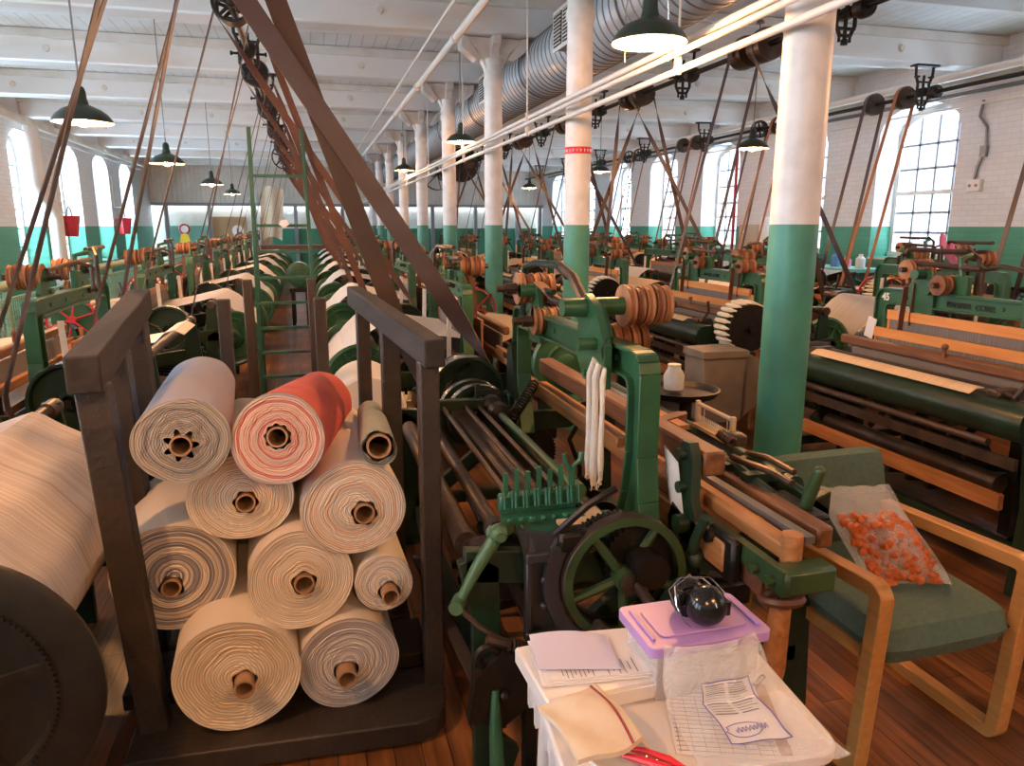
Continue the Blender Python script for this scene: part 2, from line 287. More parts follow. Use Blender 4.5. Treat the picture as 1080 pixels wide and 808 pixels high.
# ------------------------------------------------------------------ geometry helpers
class MB:
    def __init__(s): s.v=[]; s.f=[]; s.m=[]; s.sm=[]; s.cur=0
    def add(s, vs, fs, smooth=False, T=None):
        o=len(s.v)
        for p in vs:
            p=V(p); s.v.append(tuple(T@p) if T is not None else tuple(p))
        for f in fs: s.f.append([i+o for i in f]); s.m.append(s.cur); s.sm.append(smooth)
        return s
    def box(s, c, d, T=None, bev=0):
        x,y,z=c; a,b,e=d[0]/2,d[1]/2,d[2]/2
        if bev:
            k=min(bev,a*.9,b*.9,e*.9); vs=[]; idx={}
            for sx in (-1,1):
                for sy in (-1,1):
                    for sz in (-1,1):
                        for ax,q in enumerate(((x+sx*a,y+sy*(b-k),z+sz*(e-k)),(x+sx*(a-k),y+sy*b,z+sz*(e-k)),(x+sx*(a-k),y+sy*(b-k),z+sz*e))):
                            idx[(sx,sy,sz,ax)]=len(vs); vs.append(q)
            fs=[]
            for ax in range(3):
                o1,o2=[i for i in range(3) if i!=ax]
                for sg in (-1,1):
                    loop=[]
                    for (p,q) in ((-1,-1),(1,-1),(1,1),(-1,1)):
                        t=[0,0,0]; t[ax]=sg; t[o1]=p; t[o2]=q; loop.append(idx[(t[0],t[1],t[2],ax)])
                    fs.append(loop)
            for ax in range(3):        # edges parallel to ax
                o1,o2=[i for i in range(3) if i!=ax]
                for p in (-1,1):
                    for q in (-1,1):
                        def key(sg,a2):
                            t=[0,0,0]; t[ax]=sg; t[o1]=p; t[o2]=q; return idx[(t[0],t[1],t[2],a2)]
                        fs.append([key(-1,o1),key(1,o1),key(1,o2),key(-1,o2)])
            for sx in (-1,1):
                for sy in (-1,1):
                    for sz in (-1,1): fs.append([idx[(sx,sy,sz,0)],idx[(sx,sy,sz,1)],idx[(sx,sy,sz,2)]])
            return s.add(vs,fs,False,T)
        vs=[(x+i*a,y+j*b,z+k*e) for i in (-1,1) for j in (-1,1) for k in (-1,1)]
        return s.add(vs,[(0,1,3,2),(4,6,7,5),(0,4,5,1),(2,3,7,6),(0,2,6,4),(1,5,7,3)],False,T)
    def bar(s, p0, p1, w, h, up=(0,0,1), bev=0):
        """a straight squared bar from p0 to p1, w across, h along `up`"""
        p0,p1=V(p0),V(p1); d=p1-p0; L=d.length; d.normalize(); u=V(up)
        if abs(d.dot(u))>.98: u=V((1,0,0)) if abs(d.x)<.9 else V((0,1,0))
        r=d.cross(u).normalized(); u=r.cross(d)
        M=Matrix((r,d,u)).transposed().to_4x4(); M.translation=(p0+p1)/2
        return s.box((0,0,0),(w,L,h),M,bev)
    def cyl(s, p0, p1, r0, r1=None, n=16, caps=True, smooth=True):
        return s.lathe([(r0,0),(r0 if r1 is None else r1,1)],p0,p1,n,caps,smooth,unit=True)
    def lathe(s, prof, p0, p1, n=24, caps=True, smooth=True, unit=False):
        """prof = (radius, distance along the axis); unit: distances are fractions of p0-p1"""
        p0,p1=V(p0),V(p1); d=p1-p0; L=d.length if unit else 1; d.normalize()
        a=V((0,0,1)) if abs(d.z)<.9 else V((1,0,0)); e1=d.cross(a).normalized(); e2=d.cross(e1)
        vs=[]; fs=[]
        for r,t in prof:
            for k in range(n):
                q=2*pi*k/n; vs.append(p0+d*(t*L)+e1*(r*cos(q))+e2*(r*sin(q)))
        for i in range(len(prof)-1):
            for k in range(n): fs.append((i*n+k,i*n+(k+1)%n,(i+1)*n+(k+1)%n,(i+1)*n+k))
        s.add(vs,fs,smooth)
        if caps:
            o=len(s.v)-len(vs)
            s.f.append([o+k for k in range(n)][::-1]); s.m.append(s.cur); s.sm.append(False)
            b=o+(len(prof)-1)*n; s.f.append([b+k for k in range(n)]); s.m.append(s.cur); s.sm.append(False)
        return s
    def ring(s, c, ax, R, r, n=32, k=8):
        """a round-section hoop"""
        c=V(c); d=V(ax).normalized(); a=V((0,0,1)) if abs(d.z)<.9 else V((1,0,0)); e1=d.cross(a).normalized(); e2=d.cross(e1)
        vs=[];fs=[]
        for i in range(n):
            q=2*pi*i/n; o=e1*cos(q)+e2*sin(q)
            for j in range(k):
                w=2*pi*j/k; vs.append(c+o*(R+r*cos(w))+d*(r*sin(w)))
        for i in range(n):
            for j in range(k): fs.append((i*k+j,((i+1)%n)*k+j,((i+1)%n)*k+(j+1)%k,i*k+(j+1)%k))
        return s.add(vs,fs,True)
    def tube(s, pts, r, n=8, caps=True, flat=None):
        """sweep: round of radius r, or flat=(w,h) a strip/bar"""
        P=[V(p) for p in pts]; m=len(P); vs=[];fs=[]
        rr=r if isinstance(r,(list,tuple)) else [r]*m
        t0=(P[1]-P[0]).normalized(); a=V((0,0,1)) if abs(t0.z)<.9 else V((1,0,0)); e=t0.cross(a).normalized()
        for i in range(m):
            t=(P[min(i+1,m-1)]-P[max(i-1,0)]).normalized()
            e=(e-t*e.dot(t)).normalized(); g=t.cross(e)
            for k in range(n):
                q=2*pi*k/n; vs.append(P[i]+e*(rr[i]*cos(q))+g*(rr[i]*sin(q)))
        for i in range(m-1):
            for k in range(n): fs.append((i*n+k,i*n+(k+1)%n,(i+1)*n+(k+1)%n,(i+1)*n+k))
        s.add(vs,fs,True)
        if caps:
            o=len(s.v)-len(vs); s.f.append([o+k for k in range(n)][::-1]); s.f.append([o+(m-1)*n+k for k in range(n)]); s.m+= [s.cur]*2; s.sm+=[False]*2
        return s
    def prism(s, poly, axis, c0, c1, holes=None, T=None):
        """extrude a 2-D outline along x, y or z between c0 and c1"""
        n=len(poly)
        def P(a,b,c):
            return (c,a,b) if axis=='x' else ((a,c,b) if axis=='y' else (a,b,c))
        vs=[P(a,b,c0) for a,b in poly]+[P(a,b,c1) for a,b in poly]
        fs=[list(range(n))[::-1],[n+i for i in range(n)]]+[(i,(i+1)%n,n+(i+1)%n,n+i) for i in range(n)]
        return s.add(vs,fs,False,T)
    def grid(s, fn, nu, nv, smooth=True, thick=None):
        vs=[fn(i/nu,j/nv) for i in range(nu+1) for j in range(nv+1)]
        fs=[(i*(nv+1)+j,(i+1)*(nv+1)+j,(i+1)*(nv+1)+j+1,i*(nv+1)+j+1) for i in range(nu) for j in range(nv)]
        if thick:
            N=len(vs); t=V(thick); vs=vs+[V(p)+t for p in vs]
            fs=fs+[tuple(N+k for k in f[::-1]) for f in fs]
            b=[i*(nv+1) for i in range(nu+1)]+[nu*(nv+1)+j for j in range(1,nv+1)]+[i*(nv+1)+nv for i in range(nu-1,-1,-1)]+[j for j in range(nv-1,0,-1)]
            fs+= [(b[k],b[(k+1)%len(b)],N+b[(k+1)%len(b)],N+b[k]) for k in range(len(b))]
        return s.add(vs,fs,smooth)
    def wheel(s, c, ax, R, rim, hub, spokes, w, n=36, sp=.012, hubw=None):
        """spoked wheel: flat rim of width w, hub and round spokes"""
        c=V(c); d=V(ax).normalized(); a=V((0,0,1)) if abs(d.z)<.9 else V((1,0,0)); e1=d.cross(a).normalized(); e2=d.cross(e1)
        s.lathe([(R-rim,-w/2),(R,-w/2),(R,w/2),(R-rim,w/2),(R-rim,-w/2)],c,c+d,n,False)
        hw=(hubw or w*1.5)/2
        s.cyl(c-d*hw,c+d*hw,hub,n=14)
        for k in range(spokes):
            q=2*pi*k/spokes+.3; o=e1*cos(q)+e2*sin(q)
            s.cyl(c+o*hub*.8,c+o*(R-rim*.6),sp*1.25,sp,8)
        return s
    def gear(s, c, ax, R, w, teeth, depth=.008, inner=None, n=None):
        c=V(c); d=V(ax).normalized(); a=V((0,0,1)) if abs(d.z)<.9 else V((1,0,0)); e1=d.cross(a).normalized(); e2=d.cross(e1)
        N=teeth*4; vs=[]
        for side in (-w/2,w/2):
            for k in range(N):
                q=2*pi*k/N; r=R if k%4 in (0,1) else R-depth; vs.append(c+d*side+e1*(r*cos(q))+e2*(r*sin(q)))
        if inner:
            for side in (-w/2,w/2):
                for k in range(N):
                    q=2*pi*k/N; vs.append(c+d*side+e1*(inner*cos(q))+e2*(inner*sin(q)))
            fs=[]
            for k in range(N):
                l=(k+1)%N
                fs+=[(k,l,N+l,N+k),(2*N+k,3*N+k,3*N+l,2*N+l),(k,2*N+k,2*N+l,l),(N+k,N+l,3*N+l,3*N+k)]
            return s.add(vs,fs)
        fs=[(k,(k+1)%N,N+(k+1)%N,N+k) for k in range(N)]+[list(range(N))[::-1],list(range(N,2*N))]
        return s.add(vs,fs)
    def sphere(s, c, r, nu=16, nv=10, sc=(1,1,1)):
        c=V(c)
        vs=[];fs=[]
        for j in range(nv+1):
            t=pi*j/nv
            for i in range(nu):
                q=2*pi*i/nu; vs.append(c+V((sc[0]*r*sin(t)*cos(q),sc[1]*r*sin(t)*sin(q),sc[2]*r*cos(t))))
        for j in range(nv):
            for i in range(nu): fs.append((j*nu+i,j*nu+(i+1)%nu,(j+1)*nu+(i+1)%nu,(j+1)*nu+i))
        return s.add(vs,fs,True)
    def spring(s, p0, p1, R, r, turns, n=10):
        p0,p1=V(p0),V(p1); d=(p1-p0); L=d.length; d.normalize(); a=V((0,0,1)) if abs(d.z)<.9 else V((1,0,0)); e1=d.cross(a).normalized(); e2=d.cross(e1)
        k=int(turns*n); return s.tube([p0+d*(L*i/k)+e1*(R*cos(2*pi*i/n))+e2*(R*sin(2*pi*i/n)) for i in range(k+1)],r,5)
    def build(s, name, mats, parent=None, bevel=0, loc=None, rot=None):
        me=bpy.data.meshes.new(name); me.from_pydata(s.v,[],s.f)
        if isinstance(mats,str): mats=[mats]
        for m in mats: me.materials.append(MATS[m])
        me.polygons.foreach_set('material_index',s.m); me.polygons.foreach_set('use_smooth',s.sm)
        bm=bmesh.new(); bm.from_mesh(me); bmesh.ops.remove_doubles(bm,verts=bm.verts,dist=1e-6); bmesh.ops.recalc_face_normals(bm,faces=bm.faces); bm.to_mesh(me); bm.free()
        me.set_sharp_from_angle(angle=radians(38))
        o=bpy.data.objects.new(name,me); COL.objects.link(o)
        if parent is not None: o.parent=parent
        if loc is not None: o.location=loc
        if rot is not None: o.rotation_euler=rot
        if bevel:
            b=o.modifiers.new('Bevel','BEVEL'); b.width=bevel; b.segments=2; b.limit_method='ANGLE'; b.angle_limit=radians(50)
        return o
def thing(name, label, cat, loc=(0,0,0), rz=0, group=None):
    o=bpy.data.objects.new(name,None); o.empty_display_size=.05; COL.objects.link(o); o.location=loc; o.rotation_euler=(0,0,rz)
    o['label']=label; o['category']=cat
    if group: o['group']=group
    return o
def tag(o,label,cat,group=None,kind=None):
    o['label']=label; o['category']=cat
    if group: o['group']=group
    if kind: o['kind']=kind
    return o
def struct(o,label=None):
    o['kind']='structure'
    if label: o['label']=label
    return o
def dup(root, loc=None, rz=None, label=None, group=None):
    kids={}
    def rec(o,par):
        c=o.copy(); COL.objects.link(c)
        if par is not None: c.parent=par
        for ch in KIDS.get(o,[]): rec(ch,c)
        return c
    KIDS={}
    for o in list(root.children_recursive): KIDS.setdefault(o.parent,[]).append(o)
    r=rec(root,None)
    if loc is not None: r.location=loc
    if rz is not None: r.rotation_euler=(0,0,rz)
    if label: r['label']=label
    if group: r['group']=group
    return r
ORD=['nearest','second','third','fourth','fifth','sixth','seventh','eighth','ninth','tenth','eleventh']
def dark(o): return o

# ------------------------------------------------------------------ camera
import mathutils
f_px=780.0; TH=math.atan(166/f_px); PS=math.atan(215/hypot(f_px,166))
cam=bpy.data.cameras.new('camera'); cam.sensor_width=36; cam.lens=f_px*36/1080; cam.clip_start=.05; cam.clip_end=200
co=bpy.data.objects.new('camera',cam); COL.objects.link(co); co.location=(0,0,1.6); co.rotation_euler=(pi/2-TH,0,-PS); SC.camera=co

# ------------------------------------------------------------------ the hall
XL,XR,YF,YB,ZC=-5.0,8.6,-5.0,27.5,3.92
WT=.5
struct(MB().box(((XL+XR)/2,(YF+YB)/2,-.05),(XR-XL+2*WT,YB-YF+.4,.1)).build('floor','floor_boards'))
struct(MB().box(((XL+XR)/2,(YF+YB)/2,ZC+.05),(XR-XL+2*WT,YB-YF+.4,.1)).build('ceiling','ceiling_boards'))
# side walls with arched window embrasures, pitch 2.7
def arch_pts(y0,y1,zs,rise,n=8):
    c=(y0+y1)/2; h=(y1-y0)/2
    return [(c-h*cos(pi*i/n) , zs+rise*sin(pi*i/n)) for i in range(n+1)]
def side_wall(name,x0,x1,wins,zbot,zs,rise):
    b=MB(); y=YF
    for (a,c) in wins:
        b.box(((x0+x1)/2,(y+a)/2,ZC/2),(abs(x1-x0),a-y,ZC))
        b.box(((x0+x1)/2,(a+c)/2,zbot/2),(abs(x1-x0),c-a,zbot))
        ap=arch_pts(a,c,zs,rise); poly=ap+[(c,ZC),(a,ZC)]
        # split the piece over the arch into quads
        for i in range(len(ap)-1):
            q=[ap[i],ap[i+1],(ap[i+1][0],ZC),(ap[i][0],ZC)]
            b.prism(q,'x',x0,x1)
        y=c
    b.box(((x0+x1)/2,(y+YB)/2,ZC/2),(abs(x1-x0),YB-y,ZC))
    return struct(b.build(name,'brick_side'))
def window(n,x,a,c,zbot,zs,rise,side):
    """sash window: frame, glazing bars (4 wide), panes"""
    W=MB(); G=MB(); d=.06
    W.box((x,a+.035,(zbot+zs)/2),(d,.07,zs-zbot)); W.box((x,c-.035,(zbot+zs)/2),(d,.07,zs-zbot)); W.box((x,(a+c)/2,zbot+.04),(d+.04,c-a,.08))
    ap=arch_pts(a,c,zs,rise); ip=[((p[0]-(a+c)/2)*.9+(a+c)/2,zs+(p[1]-zs)*.8-.03) for p in ap]
    for i in range(len(ap)-1): W.prism([ip[i],ip[i+1],ap[i+1],ap[i]],'x',x-d/2,x+d/2)
    w=c-a-.14; zm=(zbot+zs)/2+.05
    W.box((x,(a+c)/2,zm),(d,w,.05))
    for k in range(1,4):
        y=a+.07+w*k/4; G.box((x,y,(zbot+zs+rise*.6)/2),(.03,.034,zs-zbot+rise*.6))
    zz=zbot+.08
    hts=[zbot+.08+(zm-zbot-.08)*k/3 for k in (1,2)]+[zm+(zs+rise*.5-zm)*k/3 for k in (1,2)]
    for h in hts: G.box((x,(a+c)/2,h),(.03,w,.034))
    G.box((x,(a+c)/2,zm),(.04,w,.06))
    f=struct(W.build('window_%d'%n,'white_paint')); G.build('glazing_bars','window_bar',f)
    g=MB(); g.box((x,(a+c)/2,(zbot+zs+rise)/2-.02),(.004,c-a-.06,zs-zbot+rise-.05)); g.build('pane','window_glass',f)
    si=MB(); si.box((x-side*.2,(a+c)/2,zbot-.02),(.44,c-a+.0,.03)); si.build('window_sill','white_paint',f)
    return f
rw=[(8.57+2.7*k,8.57+2.7*k+1.5) for k in range(-4,7)]; rw=[w for w in rw if w[0]>YF+.2 and w[1]<YB-.2]
lw=[(7.2+2.7*k,7.2+2.7*k+1.5) for k in range(-4,8)]; lw=[w for w in lw if w[0]>YF+.2 and w[1]<YB-.2]
side_wall('wall_right',XR,XR+WT,rw,1.12,2.95,.38)
side_wall('wall_left',XL-WT,XL,lw,.75,2.95,.38)
n=0
for (a,c) in rw: n+=1; window(n,XR+WT-.1,a,c,1.12,2.95,.38,1)
for (a,c) in lw: n+=1; window(n,XL-WT+.1,a,c,.75,2.95,.38,-1)
struct(MB().box(((XL+XR)/2,YF-.1,ZC/2),(XR-XL+2*WT,.2,ZC)).build('wall_near','brick_end'))
struct(MB().box((20,10,3.5),(1,60,13)).build('wall_outside','outside_brick'))
# end wall: white boarding over a glazed screen
E_=MB(); E_.box(((XL+XR)/2,YB+.1,3.1),(XR-XL+2*WT,.2,1.65)); E_.cur=1
for i in range(90):
    x=XL+.08+i*.15
    E_.box((x,YB-.006,3.1),(.02,.014,1.6))
E_.cur=0
E_.box(((XL+XR)/2,YB+.4,1.14),(XR-XL+2*WT,.1,2.28))
struct(E_.build('wall_end',['white_paint','cream_wood']))
T_=MB()
for x in (-4.55,-3.2,-1.75,-.4,1.2,2.8,4.4,6.0,7.6,8.5): T_.box((x,YB-.03,1.14),(.12,.14,2.28))
T_.box(((XL+XR)/2,YB-.03,2.3),(XR-XL,.16,.1))
struct(T_.build('trim_1','grey_frame'))
G_=MB(); G_.box(((-4.55-3.2)/2,YB+.2,.8),(1.3,.04,1.6)); struct(G_.build('trim_2','pale_teal'))
for i,(xa,xb) in enumerate(((-3.25,-2.05),(-1.6,-.9))):
    d=MB(); d.box(((xa+xb)/2,YB+.22,.95),(xb-xa,.05,1.9)); dd=struct(d.build('door_%d'%(i+1),'tan_door')); h=MB(); h.sphere((xb-.1,YB+.17,.95),.04); h.build('door_handle','chrome',dd)
g=MB(); g.box((3.6,YB+.1,.75),(9.6,.05,1.5)); struct(g.build('trim_3','green_board'))
# beams across the hall and edge beams
COLY=[2.8+2.7*k for k in range(-3,10)]
for k,y in enumerate(COLY):
    b=MB(); b.box(((XL+XR)/2,y,3.735),(XR-XL,.32,.37),bev=.02); b.cur=1
    for xx in (-4.2,-2.95,-1.7,-.45,.8,3.3,4.55,5.8,7.05): b.cyl((xx,y-.16,3.70),(xx,y-.185,3.70),.045,.035,12)
    b.box(((XL+XR)/2,y-.19,3.86),(XR-XL,.06,.1)); b.box(((XL+XR)/2,y+.19,3.86),(XR-XL,.06,.1))
    o=struct(b.build('ceiling_beam',['beam_paint','white_paint']))
for k in range(len(COLY)-1):
    y=COLY[k]+1.35
    o=struct(MB().box(((XL+XR)/2,y,3.87),(XR-XL,.1,.1)).build('ceiling_trim','beam_paint'))
for nm,x in (('trim_4',XL+.06),('trim_5',XR-.06)):
    struct(MB().box((x,(YF+YB)/2,3.50),(.12,YB-YF,.10)).build(nm,'cream_wood'))
# columns
def column():
    t=thing('iron_column','','column')
    prof=[(.125,0),(.125,.05),(.108,.09),(.102,.14),(.100,1.6),(.096,3.05),(.108,3.08),(.108,3.12),(.096,3.14),(.098,3.2)]
    m=MB(); m.lathe(prof,(0,0,0),(0,0,1),28); m.build('shaft','column_paint',t)
    m=MB(); m.lathe([(.098,3.19),(.105,3.26),(.12,3.34)],(0,0,0),(0,0,1),24)
    for s in (-1,1):
        p=[(0,3.2),(s*.09,3.22),(s*.14,3.32),(s*.2,3.42),(s*.33,3.46),(s*.34,3.54),(0,3.54)]
        m.prism(p,'y',-.055,.055); m.prism([(a*.6,b) for a,b in p],'x',-.05,.05)
        m.prism([(s*.14,3.32),(s*.20,3.3),(s*.36,3.42),(s*.37,3.54),(s*.3,3.54)],'y',-.09,.09)
    m.build('capital','column_paint',t,bevel=.012)
    return t
c0=column()
for k in range(-1,9):
    y=2.8+2.7*k
    if k<0: continue
    lab='white and green iron column, %s from the camera%s'%(ORD[k],', beside the chair' if k==0 else '')
    if k==0: c0.location=(2,y,0); c0['label']='nearest white over green iron column, behind the green chair'; c0['group']='iron columns'; first=c0
    else: dup(c0,(2,y,0),0,'white over green iron column, %s one along the row from the green chair'%ORD[k],'iron columns')
m=MB(); m.lathe([(.1015,2.125),(.1025,2.128),(.1025,2.172),(.1015,2.175)],(2,5.5,0),(2,5.5,1),28,False); m.cur=1
for k in range(22):
    q=2*pi*k/22; m.box((2+.103*cos(q),5.5+.103*sin(q),2.15),(.008,.008,.018))
tag(m.build('red_band',['red_tape','paper_white']),'red band with white marks round the second iron column','band')
# duct
t=thing('air_duct','large grey spiral steel air duct hung under the ceiling','duct',(2.64,0,3.31))
m=MB(); pr=[]
y=-4.0
while y<26:
    m.cur=0; m.lathe([(.308,y),(.308,y+.108)],(0,0,0),(0,1,0),44,False); m.cur=1; m.lathe([(.308,y+.108),(.316,y+.112),(.316,y+.120),(.308,y+.124)],(0,0,0),(0,1,0),44,False); y+=.124
m.build('spiral_pipe',['duct_steel','grey_metal'],t)
for y in (6.55,9.6,12.6):
    v=MB(); v.box((-.34,y,-.02),(.16,.5,.3)); vo=v.build('vent_box','duct_steel',t)
    v=MB(); v.box((-.415,y,-.02),(.012,.54,.34)); v.cur=1
    for j in (-1,1):
        v.box((-.424,y+j*.125,-.02),(.008,.21,.27)); 
    v.cur=2
    for j in (-1,1):
        for i in range(9): v.box((-.430,y+j*.125,-.14+i*.03),(.012,.2,.008))
    v.build('louvre',['white_paint','black_iron','white_paint'],vo)
m=MB()
for y in (5.5,8.2,10.9,13.6,16.3): m.ring((0,y+.15,0),(0,1,0),.318,.008,36,4); m.cyl((0,y+.15,.30),(0,y+.15,.6),.006,n=6)
m.build('hanger_strap','grey_metal',t)
# pipes under the ceiling
def pipe(pts,r,mt,label,name='ceiling_pipe',cat='pipe',group=None,couple=None):
    m=MB(); m.tube(pts,r,12)
    if couple:
        a,b=V(pts[0]),V(pts[-1]); 
        for k in range(couple):
            p=a+(b-a)*((k+.5)/couple); d=(b-a).normalized()*.035; m.cyl(p-d,p+d,r*1.35,n=12)
    return tag(m.build(name,mt),label,cat,group)
pipe([(1.41,-4,3.3),(1.41,26,3.3)],.034,'white_pipe','thick white sprinkler pipe left of the column row',couple=12)
pipe([(1.25,-4,3.4),(1.25,26,3.4)],.014,'white_pipe','thin white conduit left of the thick sprinkler pipe',name='conduit',cat='conduit')
pipe([(1.52,-4,3.42),(1.52,26,3.42)],.012,'white_pipe','thin white conduit right of the thick sprinkler pipe',name='conduit',cat='conduit')
pipe([(1.845,.2,2.49),(1.845,26,2.49)],.017,'white_pipe','uppermost of three white rails crossing before the columns',name='hanging_rail',cat='rail',group='hanging rails')
pipe([(1.80,.2,2.43),(1.80,26,2.43)],.015,'white_pipe','middle of three white rails crossing before the columns',name='hanging_rail',cat='rail',group='hanging rails')
pipe([(1.845,.2,2.365),(1.845,26,2.365)],.017,'white_pipe','lowest of three white rails crossing before the columns',name='hanging_rail',cat='rail',group='hanging rails')
pipe([(-4.8,4.3,3.45),(1.1,4.3,3.45)],.012,'white_pipe','thin white pipe crossing the ceiling above the aisle',name='conduit',cat='conduit')
for k,y in enumerate((3.6,6.3,9,11.7,14.4)):
    m=MB(); m.cyl((1.83,y,2.34),(1.83,y,3.9),.006,n=6); m.box((1.83,y,2.43),(.03,.02,.18)); m.cyl((1.83,y,3.87),(1.83,y,3.915),.04,n=12)
    tag(m.build('rail_hanger','white_pipe'),'%s thin rod holding the three white rails'%ORD[k],'rod','rail rods')
# right side pipes and boxing
pipe([(7.9,YF,3.42),(7.9,26,3.42)],.05,'white_pipe','fat cream pipe along the right windows',couple=9)
pipe([(8.35,YF,3.28),(8.35,26,3.28)],.03,'grey_metal','thin grey conduit above the right windows',name='conduit',cat='conduit')
pipe([(8.45,YF,3.14),(8.45,26,3.14)],.015,'white_pipe','thin white conduit on the right wall above the arches',name='conduit',cat='conduit')
pipe([(-4.7,YF,3.35),(-4.7,26,3.35)],.03,'white_pipe','white pipe along the top of the left wall',couple=9)
pipe([(-4.8,YF,3.25),(-4.8,26,3.25)],.014,'white_pipe','thin conduit along the top of the left wall',name='conduit',cat='conduit')
pipe([(-4.72,15.7,3.35),(-4.72,15.7,2.35),(-4.72,15.85,2.15),(-4.72,16.3,1.95),(-4.72,16.5,1.75),(-4.72,16.5,.0)],.13,'white_pipe','fat white downpipe with a jog on the left wall',name='downpipe')
pipe([(-4.72,13.1,3.35),(-4.72,13.1,.0)],.07,'white_pipe','straight white downpipe on the left wall',name='downpipe')
# conduit and box on the right wall
m=MB(); m.tube([(8.57,8.22,3.2),(8.57,8.25,3.0),(8.57,8.12,2.85),(8.57,8.1,2.6),(8.57,8.2,2.35),(8.57,8.22,2.2)],.018,8); m.box((8.57,8.12,2.55),(.05,.09,.14))
tag(m.build('wall_conduit','grey_metal'),'grey curving conduit on the pier right of the nearest window','conduit')
m=MB(); m.box((8.57,8.2,2.12),(.06,.22,.16),bev=.01); m.cur=1; m.cyl((8.53,8.15,2.12),(8.555,8.15,2.12),.02,n=10); m.cyl((8.53,8.25,2.12),(8.555,8.25,2.12),.02,n=10)
tag(m.build('socket_box',['plastic_white','grey_metal']),'small white socket box under the grey conduit','socket')
t=thing('electrical_panel','tan electrical panel box on the far right wall','electrical box',(8.5,13.2,1.15))
MB().box((0,0,0),(.18,.72,.95),bev=.01).build('case','box_tan',t); MB().box((-.1,0,.02),(.012,.62,.82)).build('door','box_tan',t)
m=MB(); m.box((-.108,.2,.34),(.006,.1,.07)); m.build('label_plate','paper_white',t)
m=MB(); m.lathe([(.11,0),(.12,.02),(.12,.52),(.10,.56)],(8.33,12.5,1.2),(8.33,12.5,2.2),20); tag(m.build('paper_drum','plastic_white'),'white cylinder standing right of the tan panel box','container')
m=MB(); m.box((0,0,.6),(.5,.4,1.2)); tag(m.build('small_stand','green_board',loc=(8.3,12.5,0)),'low stand carrying the white cylinder','stand')
pipe([(8.53,13.98,3.1),(8.53,13.98,.0)],.03,'red_paint','thin red pipe beside a right hand window',name='standpipe')
# ------------------------------------------------------------------ pendant lamps
def lamp(cord=1.3):
    t=thing('pendant_lamp','','lamp')
    m=MB(); m.lathe([(.178,0),(.180,.006),(.172,.022),(.150,.052),(.115,.080),(.070,.100),(.045,.112),(.036,.15),(.034,.19),(.026,.215),(.012,.225)],(0,0,0),(0,0,1),36,False)
    m.cur=1; m.lathe([(.176,.002),(.168,.02),(.146,.048),(.112,.075),(.068,.094),(.03,.10),(.001,.10)],(0,0,0),(0,0,1),36,False); m.build('lamp_shade',['lamp_enamel','lamp_inside'],t)
    m=MB(); m.sphere((0,0,.022),.046,16,10); m.cyl((0,0,.06),(0,0,.1),.02,n=12); m.build('bulb','bulb_glow',t)
    m=MB(); m.cyl((0,0,.222),(0,0,cord),.006,n=6); m.cyl((0,0,cord-.03),(0,0,cord),.05,.03,n=14); m.build('cord','grey_metal',t)
    L=bpy.data.lights.new('lamp_light','POINT'); L.energy=LAMP_W; L.color=(1,.44,.15); L.shadow_soft_size=.04
    lo=bpy.data.objects.new('lamp_light',L); COL.objects.link(lo); lo.parent=t; lo.location=(0,0,-.035)
    return t
LAMP_W=72
LP=[(1.60,3.45,2.44,'big glowing lamp nearest the camera, in front of the air duct'),(1.82,9.1,2.575,'green enamel lamp hanging just before the fourth column'),(1.74,14.0,2.58,'small green lamp far along the column row'),
 (-1.35,5.5,2.24,'largest of the green lamps over the left looms'),(-1.45,9.1,2.26,'second green lamp over the left looms'),(-1.5,13.5,2.26,'third green lamp over the left looms'),(-1.55,17.6,2.27,'farthest small green lamp over the left looms'),
 (4.85,7.65,2.44,'green lamp hanging before the second right hand window, left of the big column'),(5.0,12.6,2.52,'green lamp just right of the red banded column'),(5.0,17.0,2.45,'far green lamp left of the red banded column'),
 (1.6,-.9,2.44,None),(-1.3,1.3,2.3,None),(4.75,3.0,2.42,None),(.1,-1.6,2.5,None),(4.9,-.8,2.45,None)]
for i,(x,y,z,lb) in enumerate(LP):
    if i==0: l0=lamp(3.915-2.3); l=l0; l.location=(x,y,z); l0.children
    else: l=dup(l0,(x,y,z),0)
    if lb is None: lb='green enamel lamp hanging behind the camera, number %d'%i if False else 'green enamel lamp hanging out of view'
    l['label']=lb; l['group']='pendant lamps' if i<10 else 'lamps out of view'
    for ch in l.children:      # each cord reaches the boards above it
        if ch.name.startswith('cord'):
            ch.scale.z=1; ch.data=ch.data.copy()
            for v in ch.data.vertices:
                if v.co.z>.5: v.co.z+= (3.915-z)-(3.915-2.3)
m=MB(); m.tube([(1.60,3.45,2.66),(1.52,3.5,2.70),(1.50,3.5,2.6),(1.5,3.5,2.36)],.004,6); m.tube([(1.62,3.45,2.66),(1.70,3.48,2.68),(1.72,3.5,2.6),(1.73,3.5,2.38)],.004,6)
tag(m.build('guard_wire','bright_steel'),'bent wires looped over the nearest glowing lamp','wire')
